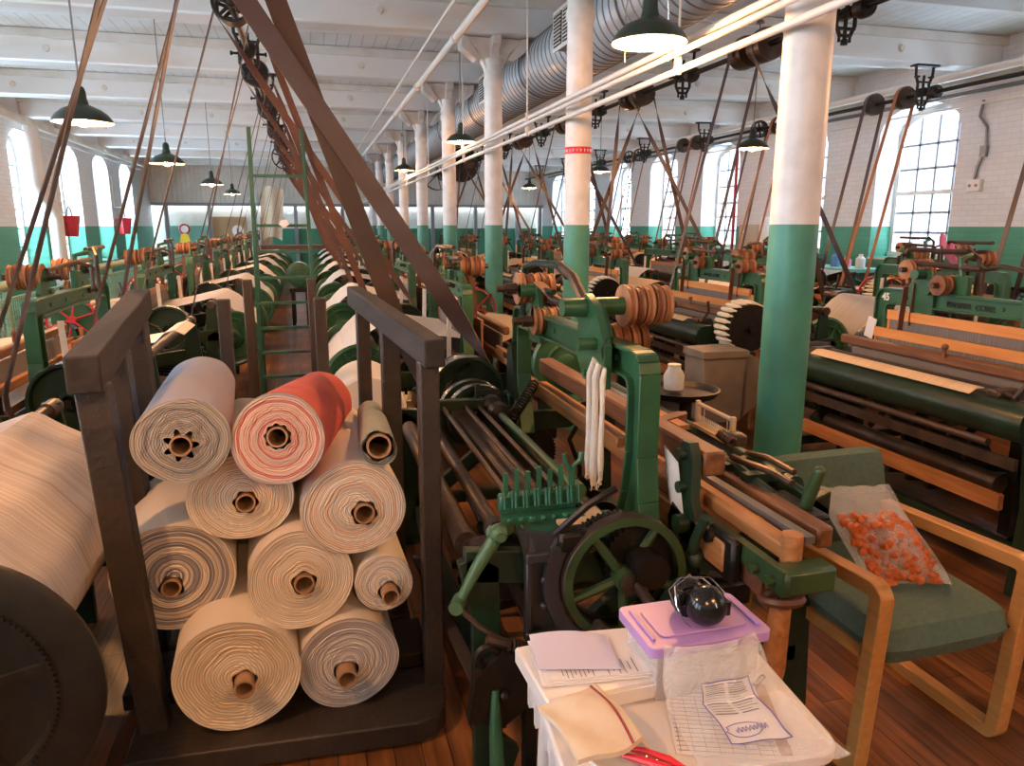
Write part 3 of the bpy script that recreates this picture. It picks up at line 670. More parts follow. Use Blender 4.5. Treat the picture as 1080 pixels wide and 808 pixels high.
# ------------------------------------------------------------------ line shafts
def hanger():
    t=thing('shaft_hanger','','hanger')
    m=MB(); m.box((0,0,-.012),(.34,.13,.024),bev=.004)
    for s in (-1,1):
        m.tube([(s*.13,0,-.01),(s*.125,0,-.12),(s*.085,0,-.22),(s*.085,0,-.40),(s*.05,0,-.47),(0,0,-.47)],.017,8)
        m.box((s*.105,0,-.14),(.05,.05,.02)); m.cyl((s*.16,0,-.31),(s*.04,0,-.31),.012,n=8); m.cyl((s*.17,0,-.31),(s*.15,0,-.31),.022,n=6)
        m.box((s*.05,0,-.2),(.07,.035,.02)); m.box((s*.05,0,-.42),(.07,.035,.02)); m.cyl((s*.05,0,-.47),(s*.05,0,-.52),.012,n=8)
    m.cyl((0,0,-.12),(0,0,-.27),.016,n=8); m.cyl((0,0,-.35),(0,0,-.52),.016,n=8); m.cyl((0,0,-.50),(0,0,-.54),.028,n=8)
    m.build('frame','black_iron',t)
    m=MB(); m.box((0,0,-.31),(.085,.15,.08),bev=.01); m.build('bearing','black_iron',t)
    return t
def drum(m,y,r,w,solid=True):
    if solid: m.lathe([(.03,y-w/2),(r*.96,y-w/2),(r,y-w/4),(r,y+w/4),(r*.96,y+w/2),(.03,y+w/2)],(0,0,0),(0,1,0),28)
    else: m.wheel((0,y,0),(0,1,0),r,.018,.04,6,w,28,.012)
SH=[('left',-.47,3.24),('middle',4.2,3.24),('right',7.5,3.2)]
h0=None
shafts={}
for nm,X,Z in SH:
    t=thing('line_shaft','black %s line shaft running overhead the length of the hall'%{'left':'left hand, over the aisle,','middle':'middle','right':'right hand, near the windows,'}[nm],'shaft',(X,0,Z))
    m=MB(); m.cyl((0,-4,0),(0,26,0),.027,n=12); m.build('rod','oiled_iron' if nm!='left' else 'rusty_steel',t)
    shafts[nm]=t
    for k in range(0,9):
        y=2.8+2.7*k-.08
        lab='black iron hanger on the %s line shaft, %s from the near end'%(nm,ORD[k])
        if h0 is None: h0=hanger(); h=h0
        else: h=dup(h0)
        h.location=(X,y,3.548); 
        h['label']=lab; h['group']='shaft hangers'
        if Z!=3.24:
            for ch in h.children: pass
    for k in range(0,9):
        y=2.8+2.7*k-.28
        m=MB(); m.lathe([(.03,y-.05),(.075,y-.05),(.085,y-.03),(.085,y+.03),(.075,y+.05),(.03,y+.05)],(0,0,0),(0,1,0),20); m.build('coupling','black_iron',t)
# ------------------------------------------------------------------ belts
def belt(Y,cs,rs,cp,rp,w,crossed,mt,label,group,tw=1.0,name='drive_belt'):
    """a loop of leather round an overhead pulley (centre cs, radius rs) and a loom pulley (cp, rp), both turning about y"""
    A=V((cs[0],cs[1])); B=V((cp[0],cp[1])); d=B-A; L=d.length; base=atan2(d.y,d.x)
    m=MB(); th=.006
    rs+=.004; rp+=.004
    ends=[]
    for s in (-1,1):
        if crossed: al=math.acos((rs+rp)/L); a0=base+s*al; a1=a0+pi
        else: al=math.acos((rs-rp)/L); a0=base+s*al; a1=a0
        P0=A+V((cos(a0),sin(a0)))*rs; P1=B+V((cos(a1),sin(a1)))*rp
        dr=(P1-P0).normalized(); nn=V((-dr.y,dr.x)); N=26; vs=[];fs=[]
        for i in range(N+1):
            u=i/N; p=P0+(P1-P0)*u
            phi=0
            if crossed:
                S=lambda q: (lambda w: w*w*(3-2*w))(min(max(q,0),1)); phi=pi*(.5*S((u-.0)/.26)+.5*S((u-.80)/.20))
            sag=0
            c=V((p.x,Y+s*(.014 if crossed else 0)*sin(pi*u),p.y)); wd=V((nn.x*sin(phi),cos(phi),nn.y*sin(phi))); tn=V((nn.x*cos(phi),-sin(phi),nn.y*cos(phi)))
            for q,r in ((-1,-1),(1,-1),(1,1),(-1,1)): vs.append(c+wd*(q*w/2)+tn*(r*th/2))
        for i in range(N):
            for k in range(4): fs.append((i*4+k,i*4+(k+1)%4,i*4+4+(k+1)%4,i*4+4+k))
        m.cur=(1 if (mt=='leather_purple' and s==1 and crossed) else 0); m.add(vs,fs,False); m.cur=0; ends.append((a0,a1))
    # wraps: the far side of each pulley
    for c,r,a,b_,sgn in ((A,rs,ends[0][0],ends[1][0],1),(B,rp,ends[0][1],ends[1][1],-1)):
        out=base+pi if sgn==1 else base
        def norm(x): return (x+pi)%(2*pi)-pi
        da,db=norm(a-out),norm(b_-out); N=14; vs=[];fs=[]
        for i in range(N+1):
            q=out+da+(db-da)*i/N; o=V((cos(q),0,sin(q))); cc=V((c.x,Y,c.y))+o*r
            for e,f in ((-1,-1),(1,-1),(1,1),(-1,1)): vs.append(cc+V((0,e*w/2,0))+o*(f*th/2))
        for i in range(N):
            for k in range(4): fs.append((i*4+k,i*4+(k+1)%4,i*4+4+(k+1)%4,i*4+4+k))
        m.add(vs,fs,False)
    return tag(m.build(name,[mt,'leather_dark']),label,'belt',group)
def sp_pulley(nm,Y,r=.15,w=.12,solid=True):
    m=MB(); drum(m,Y,r,w,solid); m.build('pulley','rusty_steel' if solid and nm!='left' else 'black_iron',shafts[nm])
NA,NB,NCc,ND,NE=8,8,7,7,6
sp_pulley('left',3.7,.15,.16)
belt(3.7,(-.47,3.24),.15,(.74,.74),.19,.092,True,'leather_purple','broad dark belt crossing over itself down to the front loom','belts to the centre looms')
for k in range(1,NB):
    Y=3.7+2.7*k; sp_pulley('left',Y,.14,.1,k%3!=1)
    belt(Y,(-.47,3.24),.14,(.74,.74),.19,.055,True,'leather_brown','brown crossed belt to the %s loom right of the aisle'%ORD[k],'belts to the centre looms')
for k in range(NA-1):
    Y=3.85+2.7*k; sp_pulley('left',Y,.125,.08,False)
    belt(Y,(-.47,3.24),.125,(-1.2,.80),.20,.06,False,'leather_purple','thin straight belt to the %s loom left of the aisle'%ORD[k+1],'belts to the left looms')
sp_pulley('left',4.1,.12,.08,False)
belt(4.1,(-.47,3.24),.12,(-1.42,.72),.20,.055,False,'leather_purple','leftmost thin straight belt, nearest the left windows','belts to the left looms')
for k in range(NCc):
    Y=4.14+2.7*k; sp_pulley('middle',Y,.15,.2)
    if k==0: continue
    belt(Y,(4.2,3.24),.15,(3.65,.78),.19,.05,k%2==0,'leather_purple','belt to the %s loom of the row behind the numbered looms'%ORD[k] if False else 'belt down to the %s loom right of the column row'%ORD[k],'belts from the middle shaft')
for k in range(ND):
    Y=3.82+2.7*k; sp_pulley('middle',Y,.15,.2)
    belt(Y,(4.2,3.24),.15,(5.3,.8),.19,.05,True,'leather_purple','crossed belt from the middle shaft to the %s loom of the back to back row'%ORD[k],'belts from the middle shaft')
for k in range(NE):
    Y=3.55+2.7*k; sp_pulley('right',Y,.14,.1,k%2==0); sp_pulley('right',Y-.55,.14,.1,k%2==0)
    belt(Y,(7.5,3.2),.14,(7.05,.8),.18,.06,False,'leather_purple','dark straight belt from the right shaft to the %s loom near the windows'%ORD[k],'belts from the right shaft')
    belt(Y-.55,(7.5,3.2),.14,(6.95,.75),.18,.055,False,'leather_orange','orange straight belt from the right shaft to the %s loom near the windows'%ORD[k],'belts from the right shaft')
# two large pulleys far down the middle shaft
m=MB(); drum(m,20.9,.46,.3); m.build('great_pulley','oiled_iron',shafts['middle'])
m=MB(); drum(m,25.0,.5,.3,False); m.build('great_pulley','black_iron',shafts['middle'])
m=MB(); m.wheel((0,19.6,0),(0,1,0),.3,.03,.05,6,.08,30,.015); m.build('spoked_pulley','black_iron',shafts['left'])

# ------------------------------------------------------------------ looms
def rolls_stack(t,y,z,x0,n=5,r=.072,mt='pulley_wood',mt2='pulley_wood_dark'):
    """harness roll: wooden discs side by side on a short shaft along x"""
    m=MB()
    for i in range(n):
        rr=r*(1-.08*((i*2)%3)/2); x=x0+i*.034
        m.cur=(1 if i%2 else 0); m.lathe([(.012,0),(rr,0),(rr,.004),(rr*.90,.010),(rr*.90,.018),(rr,.024),(rr,.027),(.012,.027)],(x,y,z),(x+1,y,z),26)
    o=m.build('harness_pulley',[mt,mt2],t)
    m=MB(); m.cyl((x0-.09,y,z),(x0+n*.034+.03,y,z),.016,n=10); m.cyl((x0-.05,y,z),(x0-.005,y,z),.027,n=6); m.build('stud','rusty_steel',o)
def arch(t,x=0,front=1,mt='loom_green',hw=.73,number=None):
    m=MB()
    # channel crossbeam with rounded corners, posts that flare at the foot
    def prof(o,w0):      # outline of half arch in y-z
        return
    zt=1.22; 
    outer=[(-hw-.05,.62),(-hw-.02,.76),(-hw+.0,.90),(-hw+.0,1.16),(-hw+.012,1.195),(-hw+.035,1.215),(-hw+.07,zt)]
    inner=[(-hw+.16,.62),(-hw+.11,.76),(-hw+.085,.90),(-hw+.085,1.09),(-hw+.09,1.115),(-hw+.105,1.13),(-hw+.13,1.135)]
    for s in (-1,1):
        o_=[(-s*a,b) for a,b in outer]; i_=[(-s*a,b) for a,b in inner]
        for k in range(len(o_)-1): m.prism([o_[k],o_[k+1],i_[k+1],i_[k]],'x',x-.012,x+.012)
        # flanges
        for seq in (o_,i_):
            for k in range(len(seq)-1):
                a,b=V((x,seq[k][0],seq[k][1])),V((x,seq[k+1][0],seq[k+1][1])); m.bar(a,b,.07,.012,up=(0,1,0) if k<5 else (0,0,1))
    m.box((x,0,(zt+1.135)/2),(.022,2*hw-.14,zt-1.135)); m.box((x,0,zt),(.07,2*hw-.13,.014)); m.box((x,0,1.135),(.07,2*hw-.24,.012))
    for yy in (-.5,-.2,.15,.42): m.cyl((x-.02,yy,1.175),(x+.02,yy,1.175),.012,n=8)
    o=m.build('arch',mt,t,bevel=.003)
    # brackets with harness pulleys
    for yy,zz in ((-.42,1.22),(.42,1.22)):
        s=1 if yy>0 else -1
        m=MB(); m.prism([(yy-s*.14,1.10),(yy+s*.02,1.10),(yy+s*.06,1.24),(yy-s*.04,1.36),(yy-s*.10,1.34),(yy-s*.14,1.22)],'x',x+.015*front,x+.035*front)
        m.cyl((x,yy-s*.05,1.325),(x+.1*front,yy-s*.05,1.325),.03,n=14); m.cyl((x,yy-s*.11,1.235),(x+.06*front,yy-s*.11,1.235),.024,n=12)
        m.build('bracket',mt,t)
    return o
def frames(t,mt='loom_green_dark'):
    """the two cast end frames, girts and feet"""
    for s in (-1,1):
        m=MB(); y=s*.84; y0,y1=y-.018,y+.018
        m.prism([(-.58,0),(-.46,0),(-.44,.06),(-.50,.12),(-.50,.66),(-.56,.70),(-.62,.68),(-.58,.5)],'y',y0,y1)
        m.prism([(.42,0),(.56,0),(.54,.4),(.58,.72),(.50,.78),(.44,.74),(.46,.1)],'y',y0,y1)
        m.prism([(-.60,.62),(-.1,.56),(.3,.56),(.58,.68),(.58,.78),(.28,.66),(-.1,.66),(-.60,.72)],'y',y0,y1)
        m.prism([(-.52,.2),(.5,.2),(.5,.26),(-.52,.26)],'y',y0,y1)
        m.prism([(-.05,.22),(.05,.22),(.07,.6),(-.07,.6)],'y',y0,y1)
        m.prism([(-.5,.25),(-.44,.2),(.02,.58),(-.04,.62)],'y',y0,y1)
        m.build('side_frame',mt,t,bevel=.004)
    m=MB(); m.box((-.5,0,.16),(.05,1.66,.08)); m.box((.48,0,.16),(.05,1.66,.08)); m.box((-.1,0,.60),(.06,1.66,.06)); m.cyl((.1,-.95,.42),(.1,.98,.42),.022,n=10)
    m.cyl((-.1,-.95,.66),(-.1,1.0,.66),.024,n=10)
    m.build('girt',mt,t)
def clutter(t,seed,ds):
    """cams, gears, treadles and rods between the frames"""
    R=random.Random(seed)
    m=MB()
    for s in (-1,1):
        m.gear((-.1,s*.90,.66),(0,1,0),.11,.03,34,.008); m.gear((.1,s*.90,.42),(0,1,0),.15,.03,46,.008)
        m.lathe([(.02,0),(.05,0),(.05,.1),(.02,.1)],(-.1,s*.96-.05,.66),(-.1,s*.96+.95,.66),14)
    for k in range(4):
        y=-.22+k*.14; m.lathe([(.02,0),(.08,0),(.08,.03),(.02,.03)],(.13,y,.42),(.13,y+1,.42),18); m.bar((-.45,y+.01,.16),(.42,y+.01,.28),.025,.03)
    for k in range(9):
        y=R.uniform(-.75,.75); x=R.uniform(-.45,.45); z=R.uniform(.15,.5)
        m.bar((x,y,z),(x+R.uniform(-.1,.1),y+R.uniform(-.2,.2),z+R.uniform(-.02,.25)),.022,.03)
    for s in (-1,1):
        m.spring((.32,s*.7,.3),(.1,s*.5,.22),.018,.004,14,7)
        m.tube([(.38,s*.88,.12),(.40,s*.92,.3),(.34,s*.93,.46),(.42,s*.93,.6)],.014,7)
        m.box((.2,s*.92,.52),(.12,.05,.08),bev=.01); m.box((-.3,s*.9,.74),(.1,.07,.06),bev=.01); m.tube([(-.35,s*.9,.76),(-.28,s*.96,.86),(-.2,s*.96,.9)],.011,7)
    m.build('gearing','oiled_iron',t)
def drive(t,ds,mt='loom_green_dark'):
    m=MB(); c=V((-.22,ds*.97,.75))
    m.lathe([(.035,-.055),(.06,-.05),(.07,-.01),(.17,-.01),(.178,-.05),(.192,-.05),(.192,.05),(.178,.05),(.17,.012),(.06,.012),(.035,.07)],c,c+V((0,1,0)),40,False); 
    m.cur=1; m.lathe([(.193,-.048),(.195,-.03),(.195,.03),(.193,.048)],c,c+V((0,1,0)),40,False); m.cur=2; m.cyl(c-V((0,.12*ds*1,0)),c+V((0,.1,0)),.022,n=10)
    m.build('drive_pulley',[mt,'bright_steel','oiled_iron'],t)
    m=MB(); c=V((-.1,-ds*1.02,.66)); m.wheel(c,(0,1,0),.17,.022,.04,5,.05,36,.016); m.build('handwheel',mt,t)
def warp(t,yarn='warp_white',flange='loom_green',r=.2,hl=.60):
    m=MB(); c0,c1=V((-.68,-hl,.6)),V((-.68,hl,.6))
    m.lathe([(r,0),(r,1)],c0,c1,40,False,True,True); wb=m.build('warp_beam',yarn,t)
    for s in (-1,1):
        f=MB(); c=V((-.68,s*hl,.6)); sg=s
        f.lathe([(.04,.0),(.25,.0),(.255,.008*1),(.255,.02),(.235,.03),(.215,.016),(.10,.016),(.09,.035),(.06,.04),(.05,.06),(.03,.06)],c,c+V((0,s,0)),40)
        for q in range(6):
            a=q*pi/3; f.bar(c+V((.08*cos(a),s*.022,.08*sin(a))),c+V((.22*cos(a),s*.022,.22*sin(a))),.014,.02)
        f.gear(c+V((0,s*.028,0)),(0,1,0),.19,.02,60,.008,.175)
        f.build('flange',flange,wb)
    m=MB(); m.cyl((-.68,-hl-.12,.6),(-.68,hl+.12,.6),.022,n=10); m.build('beam_rod','rusty_steel',wb)
    # sheet from the beam over the whip roll to the harness
    m=MB()
    P=[(-.80,.745),(-.74,.82),(-.655,.90),(-.56,.955),(-.52,.96),(-.46,.945),(-.2,.885),(.02,.85)]
    def fn(u,v):
        k=u*(len(P)-1); i=min(int(k),len(P)-2); a=k-i
        return (P[i][0]*(1-a)+P[i+1][0]*a,-hl+.04+(2*hl-.08)*v,P[i][1]*(1-a)+P[i+1][1]*a)
    m.grid(fn,14,1,True,(0,0,.004)); m.build('warp_sheet',yarn,t)
    m=MB(); m.cyl((-.54,-.74,.925),(-.54,.74,.925),.026,n=12); m.cyl((-.54,-.80,.925),(-.54,-.70,.925),.034,n=12); m.cyl((-.54,.70,.925),(-.54,.80,.925),.034,n=12)
    m.build('whip_roll','rusty_steel',t)
    m=MB()
    for s in (-1,1): m=MB(); m.prism([(-.60,.66),(-.48,.66),(-.50,.86),(-.51,.95),(-.57,.95),(-.58,.86)],'y',s*.76-.012,s*.76+.012); m.build('whip_bracket','loom_green_dark',t)
def harness(t,mt='loom_wood',dz=0,st=.05):
    for i,x in enumerate((.04,.125)):
        m=MB(); dzz=dz-st*i; y=.60
        m.box((x,0,1.0+dzz),(.02,2*y,.055)); m.box((x,0,.66+dzz),(.02,2*y,.045)); m.box((x,-y+.01,.83+dzz),(.012,.012,.3)); m.box((x,y-.01,.83+dzz),(.012,.012,.3))
        o=m.build('harness_frame',mt,t)
        h=MB(); h.box((x,0,.83+dzz),(.008,2*y-.05,.29)); h.build('heddles','heddles',o)
    for s in (-1,1):
        m=MB(); m.bar((.03,s*.42,1.27),(.04,s*.42,1.02),.035,.006,up=(0,1,0)); m.bar((.10,s*.42,1.25),(.115,s*.42,.97),.035,.006,up=(0,1,0)); m.build('strap','leather_brown',t)
def lay(t,mt='loom_wood',cap='loom_wood_dark'):
    m=MB(); m.box((.27,0,.735),(.10,2.16,.055),bev=.006)
    for s in (-1,1):
        m.box((.215,s*.87,.785),(.022,.42,.06),bev=.004); m.box((.325,s*.87,.775),(.022,.42,.045),bev=.004)
        m.cur=1; m.prism([(.24,.15),(.32,.15),(.31,.72),(.24,.72)],'y',s*.58-.03,s*.58+.03); m.cur=0
    m.build('lay_beam',[mt,'oiled_iron'],t)
    m=MB(); m.box((.265,0,.915),(.045,1.42,.055),bev=.01); m.cyl((.30,.1,.93),(.30,.1,.99),.01,n=8); m.sphere((.30,.1,.985),.018,10,6); m.build('reed_cap',cap,t)
    m=MB(); m.box((.255,0,.82),(.012,1.24,.115)); m.build('reed','heddle_grey',t)
    for s in (-1,1):
        m=MB(); m.prism([(-.018,.08),(.018,.08),(.022,.6),(.013,.86),(-.013,.86),(-.022,.6)],'x',.255,.285,T=Matrix.Translation((0,s*1.08,0))); 
        m.build('picker_stick','loom_wood',t)
def front(t,cloth='woven_cream',bb='loom_green_dark',x0=.275):
    m=MB(); m.prism([(.485,.72),(.52,.70),(.60,.70),(.635,.73),(.65,.775),(.642,.815),(.615,.84),(.575,.852),(.52,.852),(.49,.84)],'y',-.86,.86)
    m.build('breast_beam',bb,t)
    m=MB(); m.cyl((.435,-.66,.835),(.435,.66,.835),.042,n=20); m.cyl((.435,-.72,.835),(.435,.72,.835),.015,n=8); m.build('sand_roll','roll_black',t)
    m=MB(); m.grid(lambda u,v:(x0+(.605-x0)*u,-.56+1.12*v,(.815 if x0<.4 else .878)+(.072 if x0<.4 else 0)*min(1,u*2)-.022*max(0,u*2-1)),4,1,True,(0,0,.004)); m.build('cloth',cloth,t)
    m=MB(); m.cyl((.40,-.6,.42),(.40,.6,.42),.045,n=20); m.build('cloth_roll','rusty_steel',t)
    m=MB(); m.cyl((.62,-.7,.67),(.62,.7,.67),.018,n=10); m.box((.60,0,.60),(.02,1.66,.05)); m.build('front_rod','rusty_steel',t)
    m=MB(); m.box((.56,0,.40),(.03,1.5,.07)); m.build('foot_board','loom_wood',t)
    for s in (-1,1): m=MB(); m.box((.47,s*.62,.865),(.14,.07,.035),bev=.008); m.tube([(.50,s*.64,.87),(.53,s*.72,.87),(.50,s*.76,.95),(.51,s*.76,1.03)],.011,7); m.build('temple','rusty_steel',t)
def battery(t,red=True,full=True,side=1,y=1.13,near='loom_green',rb=.15):
    c=V((.42,side*y,.88)); b=MB()
    b.lathe([(.03,-.015),(.165,-.015),(.168,.0),(.165,.012),(.03,.012)],c+V((0,-.12*side,0)),c+V((0,-.12*side+1,0)),32)
    b.cur=1; b.lathe([(.03,0),(rb,0),(rb,.008),(.03,.008)],c+V((0,.06*side,0)),c+V((0,.06*side+1,0)),32); b.lathe([(rb-.012,0),(rb+.004,0),(rb+.004,.01),(rb-.012,.01)],c+V((0,.09*side,0)),c+V((0,.09*side+1,0)),32); b.cyl(c-V((0,.16,0)),c+V((0,.13,0)),.03,n=12); b.cur=0
    bo=b.build('bobbin_battery',['loom_green',near],t)
    if full:
        for k in range(24):
            q=2*pi*k/24; m=MB(); o=V((cos(q)*(rb+.012),0,sin(q)*(rb+.012)))
            m.lathe([(.008,0),(.014,.01),(.0185,.04),(.018,.13),(.009,.17),(.007,.20)],c+o-V((0,.11,0)),c+o+V((0,.89,0)),7); m.build('bobbin','bobbin_white',bo)
    if red:
        m=MB(); m.wheel(c+V((0,-.17*side,0)),(0,1,0),.185,.014,.03,6,.02,32,.007); m.build('rim_wheel','red_paint',bo); m=MB(); m.wheel(c+V((0,.13*side,0)),(0,1,0),.185,.014,.03,6,.02,32,.007); m.build('rim_wheel','red_paint',bo)
    m=MB(); m.prism([(.36,.55),(.48,.55),(.46,.88),(.38,.88)],'y',side*(y-.135),side*(y-.15)); m.build('battery_bracket','loom_green_dark',t)
def levers(t):
    m=MB()
    m.tube([(-.12,-.15,1.22),(-.12,-.15,1.42),(-.10,-.20,1.46),(-.06,-.42,1.45)],.014,8); m.tube([(-.10,-.1,1.22),(-.10,-.1,1.36),(-.06,.05,1.39),(.0,.38,1.36)],.013,8)
    m.cyl((-.06,-.60,1.46),(-.06,-.18,1.455),.014,n=8); m.cyl((.0,-.50,1.385),(.0,-.02,1.37),.016,n=8)
    m.build('lever','rusty_steel',t)
    m=MB(); m.box((0,-.13,1.27),(.04,.10,.12),bev=.006); m.tube([(0,-.13,1.3),(0,-.16,1.42),(-.08,-.17,1.44)],.016,8); m.build('lever_bracket','loom_green',t)
def castings(t):
    R=random.Random(21)
    for s in (-1,1):
        m=MB()
        for k in range(16):
            x=R.uniform(.22,.60); y=s*R.uniform(.90,1.08); z=R.uniform(.55,.84); m.cur=R.choice((0,0,1,2))
            if k%3==0: m.box((x,y,z),(R.uniform(.03,.09),R.uniform(.03,.10),R.uniform(.02,.06)),bev=.006)
            elif k%3==1: m.cyl((x,y-.03,z),(x+R.uniform(-.03,.03),y+.03,z+R.uniform(-.02,.02)),R.uniform(.012,.035),n=12)
            else: m.tube([(x,y,z),(x+R.uniform(-.05,.05),y+R.uniform(-.05,.05),z+.05),(x+R.uniform(-.08,.08),y+R.uniform(-.08,.08),z+R.uniform(.05,.11))],R.uniform(.007,.013),7)
        m.cur=0; m.box((.42,s*.94,.70),(.34,.07,.05),bev=.01); m.cur=1; m.bar((.28,s*.80,.86),(.44,s*1.06,.84),.03,.025,bev=.005)
        m.build('box_casting',['oiled_iron','rusty_steel','loom_green_dark'],t)
def make_loom(kind,ds,red=True,yarn='warp_white',hmat='loom_wood'):
    t=thing('power_loom','','loom')
    frames(t); arch(t)
    if kind=='B': rolls_stack(t,-.37,1.325,.02); rolls_stack(t,.37,1.325,.02); rolls_stack(t,-.33,1.20,.02,3,.06)
    else: rolls_stack(t,-.50,1.345,-.12,5,.062); rolls_stack(t,-.20,1.275,-.03,4,.056); rolls_stack(t,.33,1.345,-.12,5,.062); rolls_stack(t,.50,1.275,-.03,4,.056)
    
    clutter(t,3+ds,ds); drive(t,ds); warp(t,yarn); harness(t,hmat,0 if kind=='B' else .07,.05 if kind=='B' else .10); lay(t); front(t,x0=.275 if kind=='B' else .525); battery(t,red,near='loom_green' if kind=='B' else 'oiled_iron',rb=.15 if kind=='B' else .165); levers(t); castings(t)
    for s in (-1,1): m=MB(); m.bar((-.10,s*.56,.70),(-.09,s*.56,1.10),.03,.012,up=(0,1,0)); m.build('lease_stick','cotton_white',t)
    return t
# ------------------------------------------------------------------ rows of looms
LB=make_loom('B',1,True)
LC=make_loom('C',-1,False,'warp_tan','orange_wood')
XA,XB,XC,XD,XE=-1.4,.97,3.45,5.5,6.87
ROWS=[]
for k in range(1,NB): ROWS.append((LB,XB,2.73+2.7*k,0,'%s green loom from the front in the row right of the aisle'%ORD[k],'looms right of the aisle'))
for k in range(NA): ROWS.append((LB,XA,5.0-2.7+2.7*k,pi,'%s green loom in the row left of the aisle'%ORD[k],'looms left of the aisle'))
for k in range(NCc): ROWS.append((LC,XC,3.17+2.7*k,pi,['front loom on the right, arch marked 45, orange harness boards','loom behind the nearest column, white bobbins in a ring at its near end'][k] if k<2 else '%s green loom in the row right of the columns'%ORD[k],'looms right of the columns'))
for k in range(ND): ROWS.append((LB,XD,2.85+2.7*k,0,'%s loom of the row backing onto the loom marked 45'%ORD[k],'back to back looms'))
for k in range(NE): ROWS.append((LC,XE,4.3+2.7*k,pi,'%s loom in the row beside the right hand windows'%ORD[k],'looms by the right windows'))
used=set()
for (p,x,y,rz,lb,gr) in ROWS:
    if p in used: o=dup(p)
    else: used.add(p); o=p; 
    o.location=(x,y,0); o.rotation_euler=(0,0,rz); o['label']=lb; o['group']=gr
    if p is LC and x==XC and abs(y-3.17)<.01: L45=o
    if p is LC and x==XC and abs(y-5.87)<.01: LC2=o
    if p is LB and x==XA and abs(y-2.3)<.01: LA0=o
"""lettering cut as meshes"""
def text(s,size,mt,loc,rot,parent=None,ext=.002,name='lettering',bold=0,align='LEFT'):
    cu=bpy.data.curves.new(name,'FONT'); cu.body=s; cu.size=size; cu.extrude=ext; cu.offset=bold; cu.align_x=align
    o=bpy.data.objects.new(name,cu); COL.objects.link(o); dg=bpy.context.evaluated_depsgraph_get(); me=bpy.data.meshes.new_from_object(o.evaluated_get(dg)); bpy.data.objects.remove(o)
    me.materials.clear(); me.materials.append(MATS[mt]); o=bpy.data.objects.new(name,me); COL.objects.link(o)
    o.location=loc; o.rotation_euler=rot
    if parent is not None: o.parent=parent
    return o
def kid(o,n): return [c for c in o.children if c.name.split('.')[0]==n]
# the numbered loom (local frame turned by 180 degrees: its +x looks towards -X)
a45=kid(L45,'arch')[0]
text('45',.062,'paper_white',(.02,-.69,1.15),(pi/2,0,pi/2),a45,.001,'number',.002)
text('DRAPER  CORP.',.045,'black_iron',(.02,-.20,1.155),(pi/2,0,pi/2),a45,.002)
a2=kid(LC2,'arch')[0]
text('46',.055,'paper_white',(.02,-.69,1.155),(pi/2,0,pi/2),a2,.001,'number',.002)
text('DRAPER  CORP.',.04,'black_iron',(.02,-.20,1.16),(pi/2,0,pi/2),a2,.002)
m=MB(); m.box((0,0,0),(.004,.075,.13)); o=m.build('paper_tag','paper_white',loc=(3.40,3.90,.97),rot=(radians(12),0,0)); tag(o,'white paper tag hanging on the post of the loom marked 45','tag')
# ------------------------------------------------------------------ the front loom (no warp in it)
def W(o): return o
B1=thing('power_loom','front green loom with bare rods, white yarn hung on its arch','loom',(.97,2.73,0))
frames(B1,'loom_green_dark'); clutter(B1,11,1); drive(B1,1)
for o in list(B1.children):
    if o.name.startswith('handwheel'): bpy.data.objects.remove(o)
m=MB()
zt=1.22
for (ya,yb) in ((-.73,.73),): pass
arch(B1,0,-1,'loom_green',.73)
# broad near post (a tapering cast panel) with its curved outer flange

# bracket plate with two studs and the wooden discs
for yy,zz,xx,n_,r_ in ((-.37,1.33,.06,5,.073),(-.33,1.20,.03,4,.066),(.42,1.33,-.10,5,.070),(.30,1.20,-.06,4,.06)): rolls_stack(B1,yy,zz,xx,n_,r_)
m=MB(); m.prism([(-.55,1.08),(-.36,1.08),(-.28,1.16),(-.31,1.34),(-.37,1.375),(-.45,1.345),(-.55,1.22)],'x',-.075,-.05); m.cyl((-.16,-.37,1.33),(.06,-.37,1.33),.032,n=16); m.cyl((-.14,-.47,1.22),(-.05,-.47,1.22),.022,n=12)
for a,b in ((-.51,1.11),(-.45,1.10),(-.40,1.11)): m.cyl((-.09,a,b),(-.07,a,b),.014,n=6)
m.build('bracket','loom_green',B1)
m=MB(); m.tube([(-.04,.52,1.2),(-.04,.52,1.36),(-.04,.48,1.42),(-.02,.40,1.44),(.02,.22,1.44),(.03,.12,1.40)],.016,8); m.cyl((-.03,.50,1.33),(.0,.2,1.33),.012,n=8); m.build('hook_bar','loom_green_dark',B1)
m=MB(); m.tube([(.03,.26,1.445),(.03,.05,1.40),(.02,-.14,1.30),(.02,-.30,1.235)],.02,8); m.tube([(.0,.24,1.30),(.02,.02,1.28),(.02,-.12,1.25)],.018,8); m.build('lever','rusty_steel',B1)
m=MB(); m.bar((-.02,.36,1.36),(.02,.14,1.28),.05,.006); m.build('strap','leather_brown',B1)
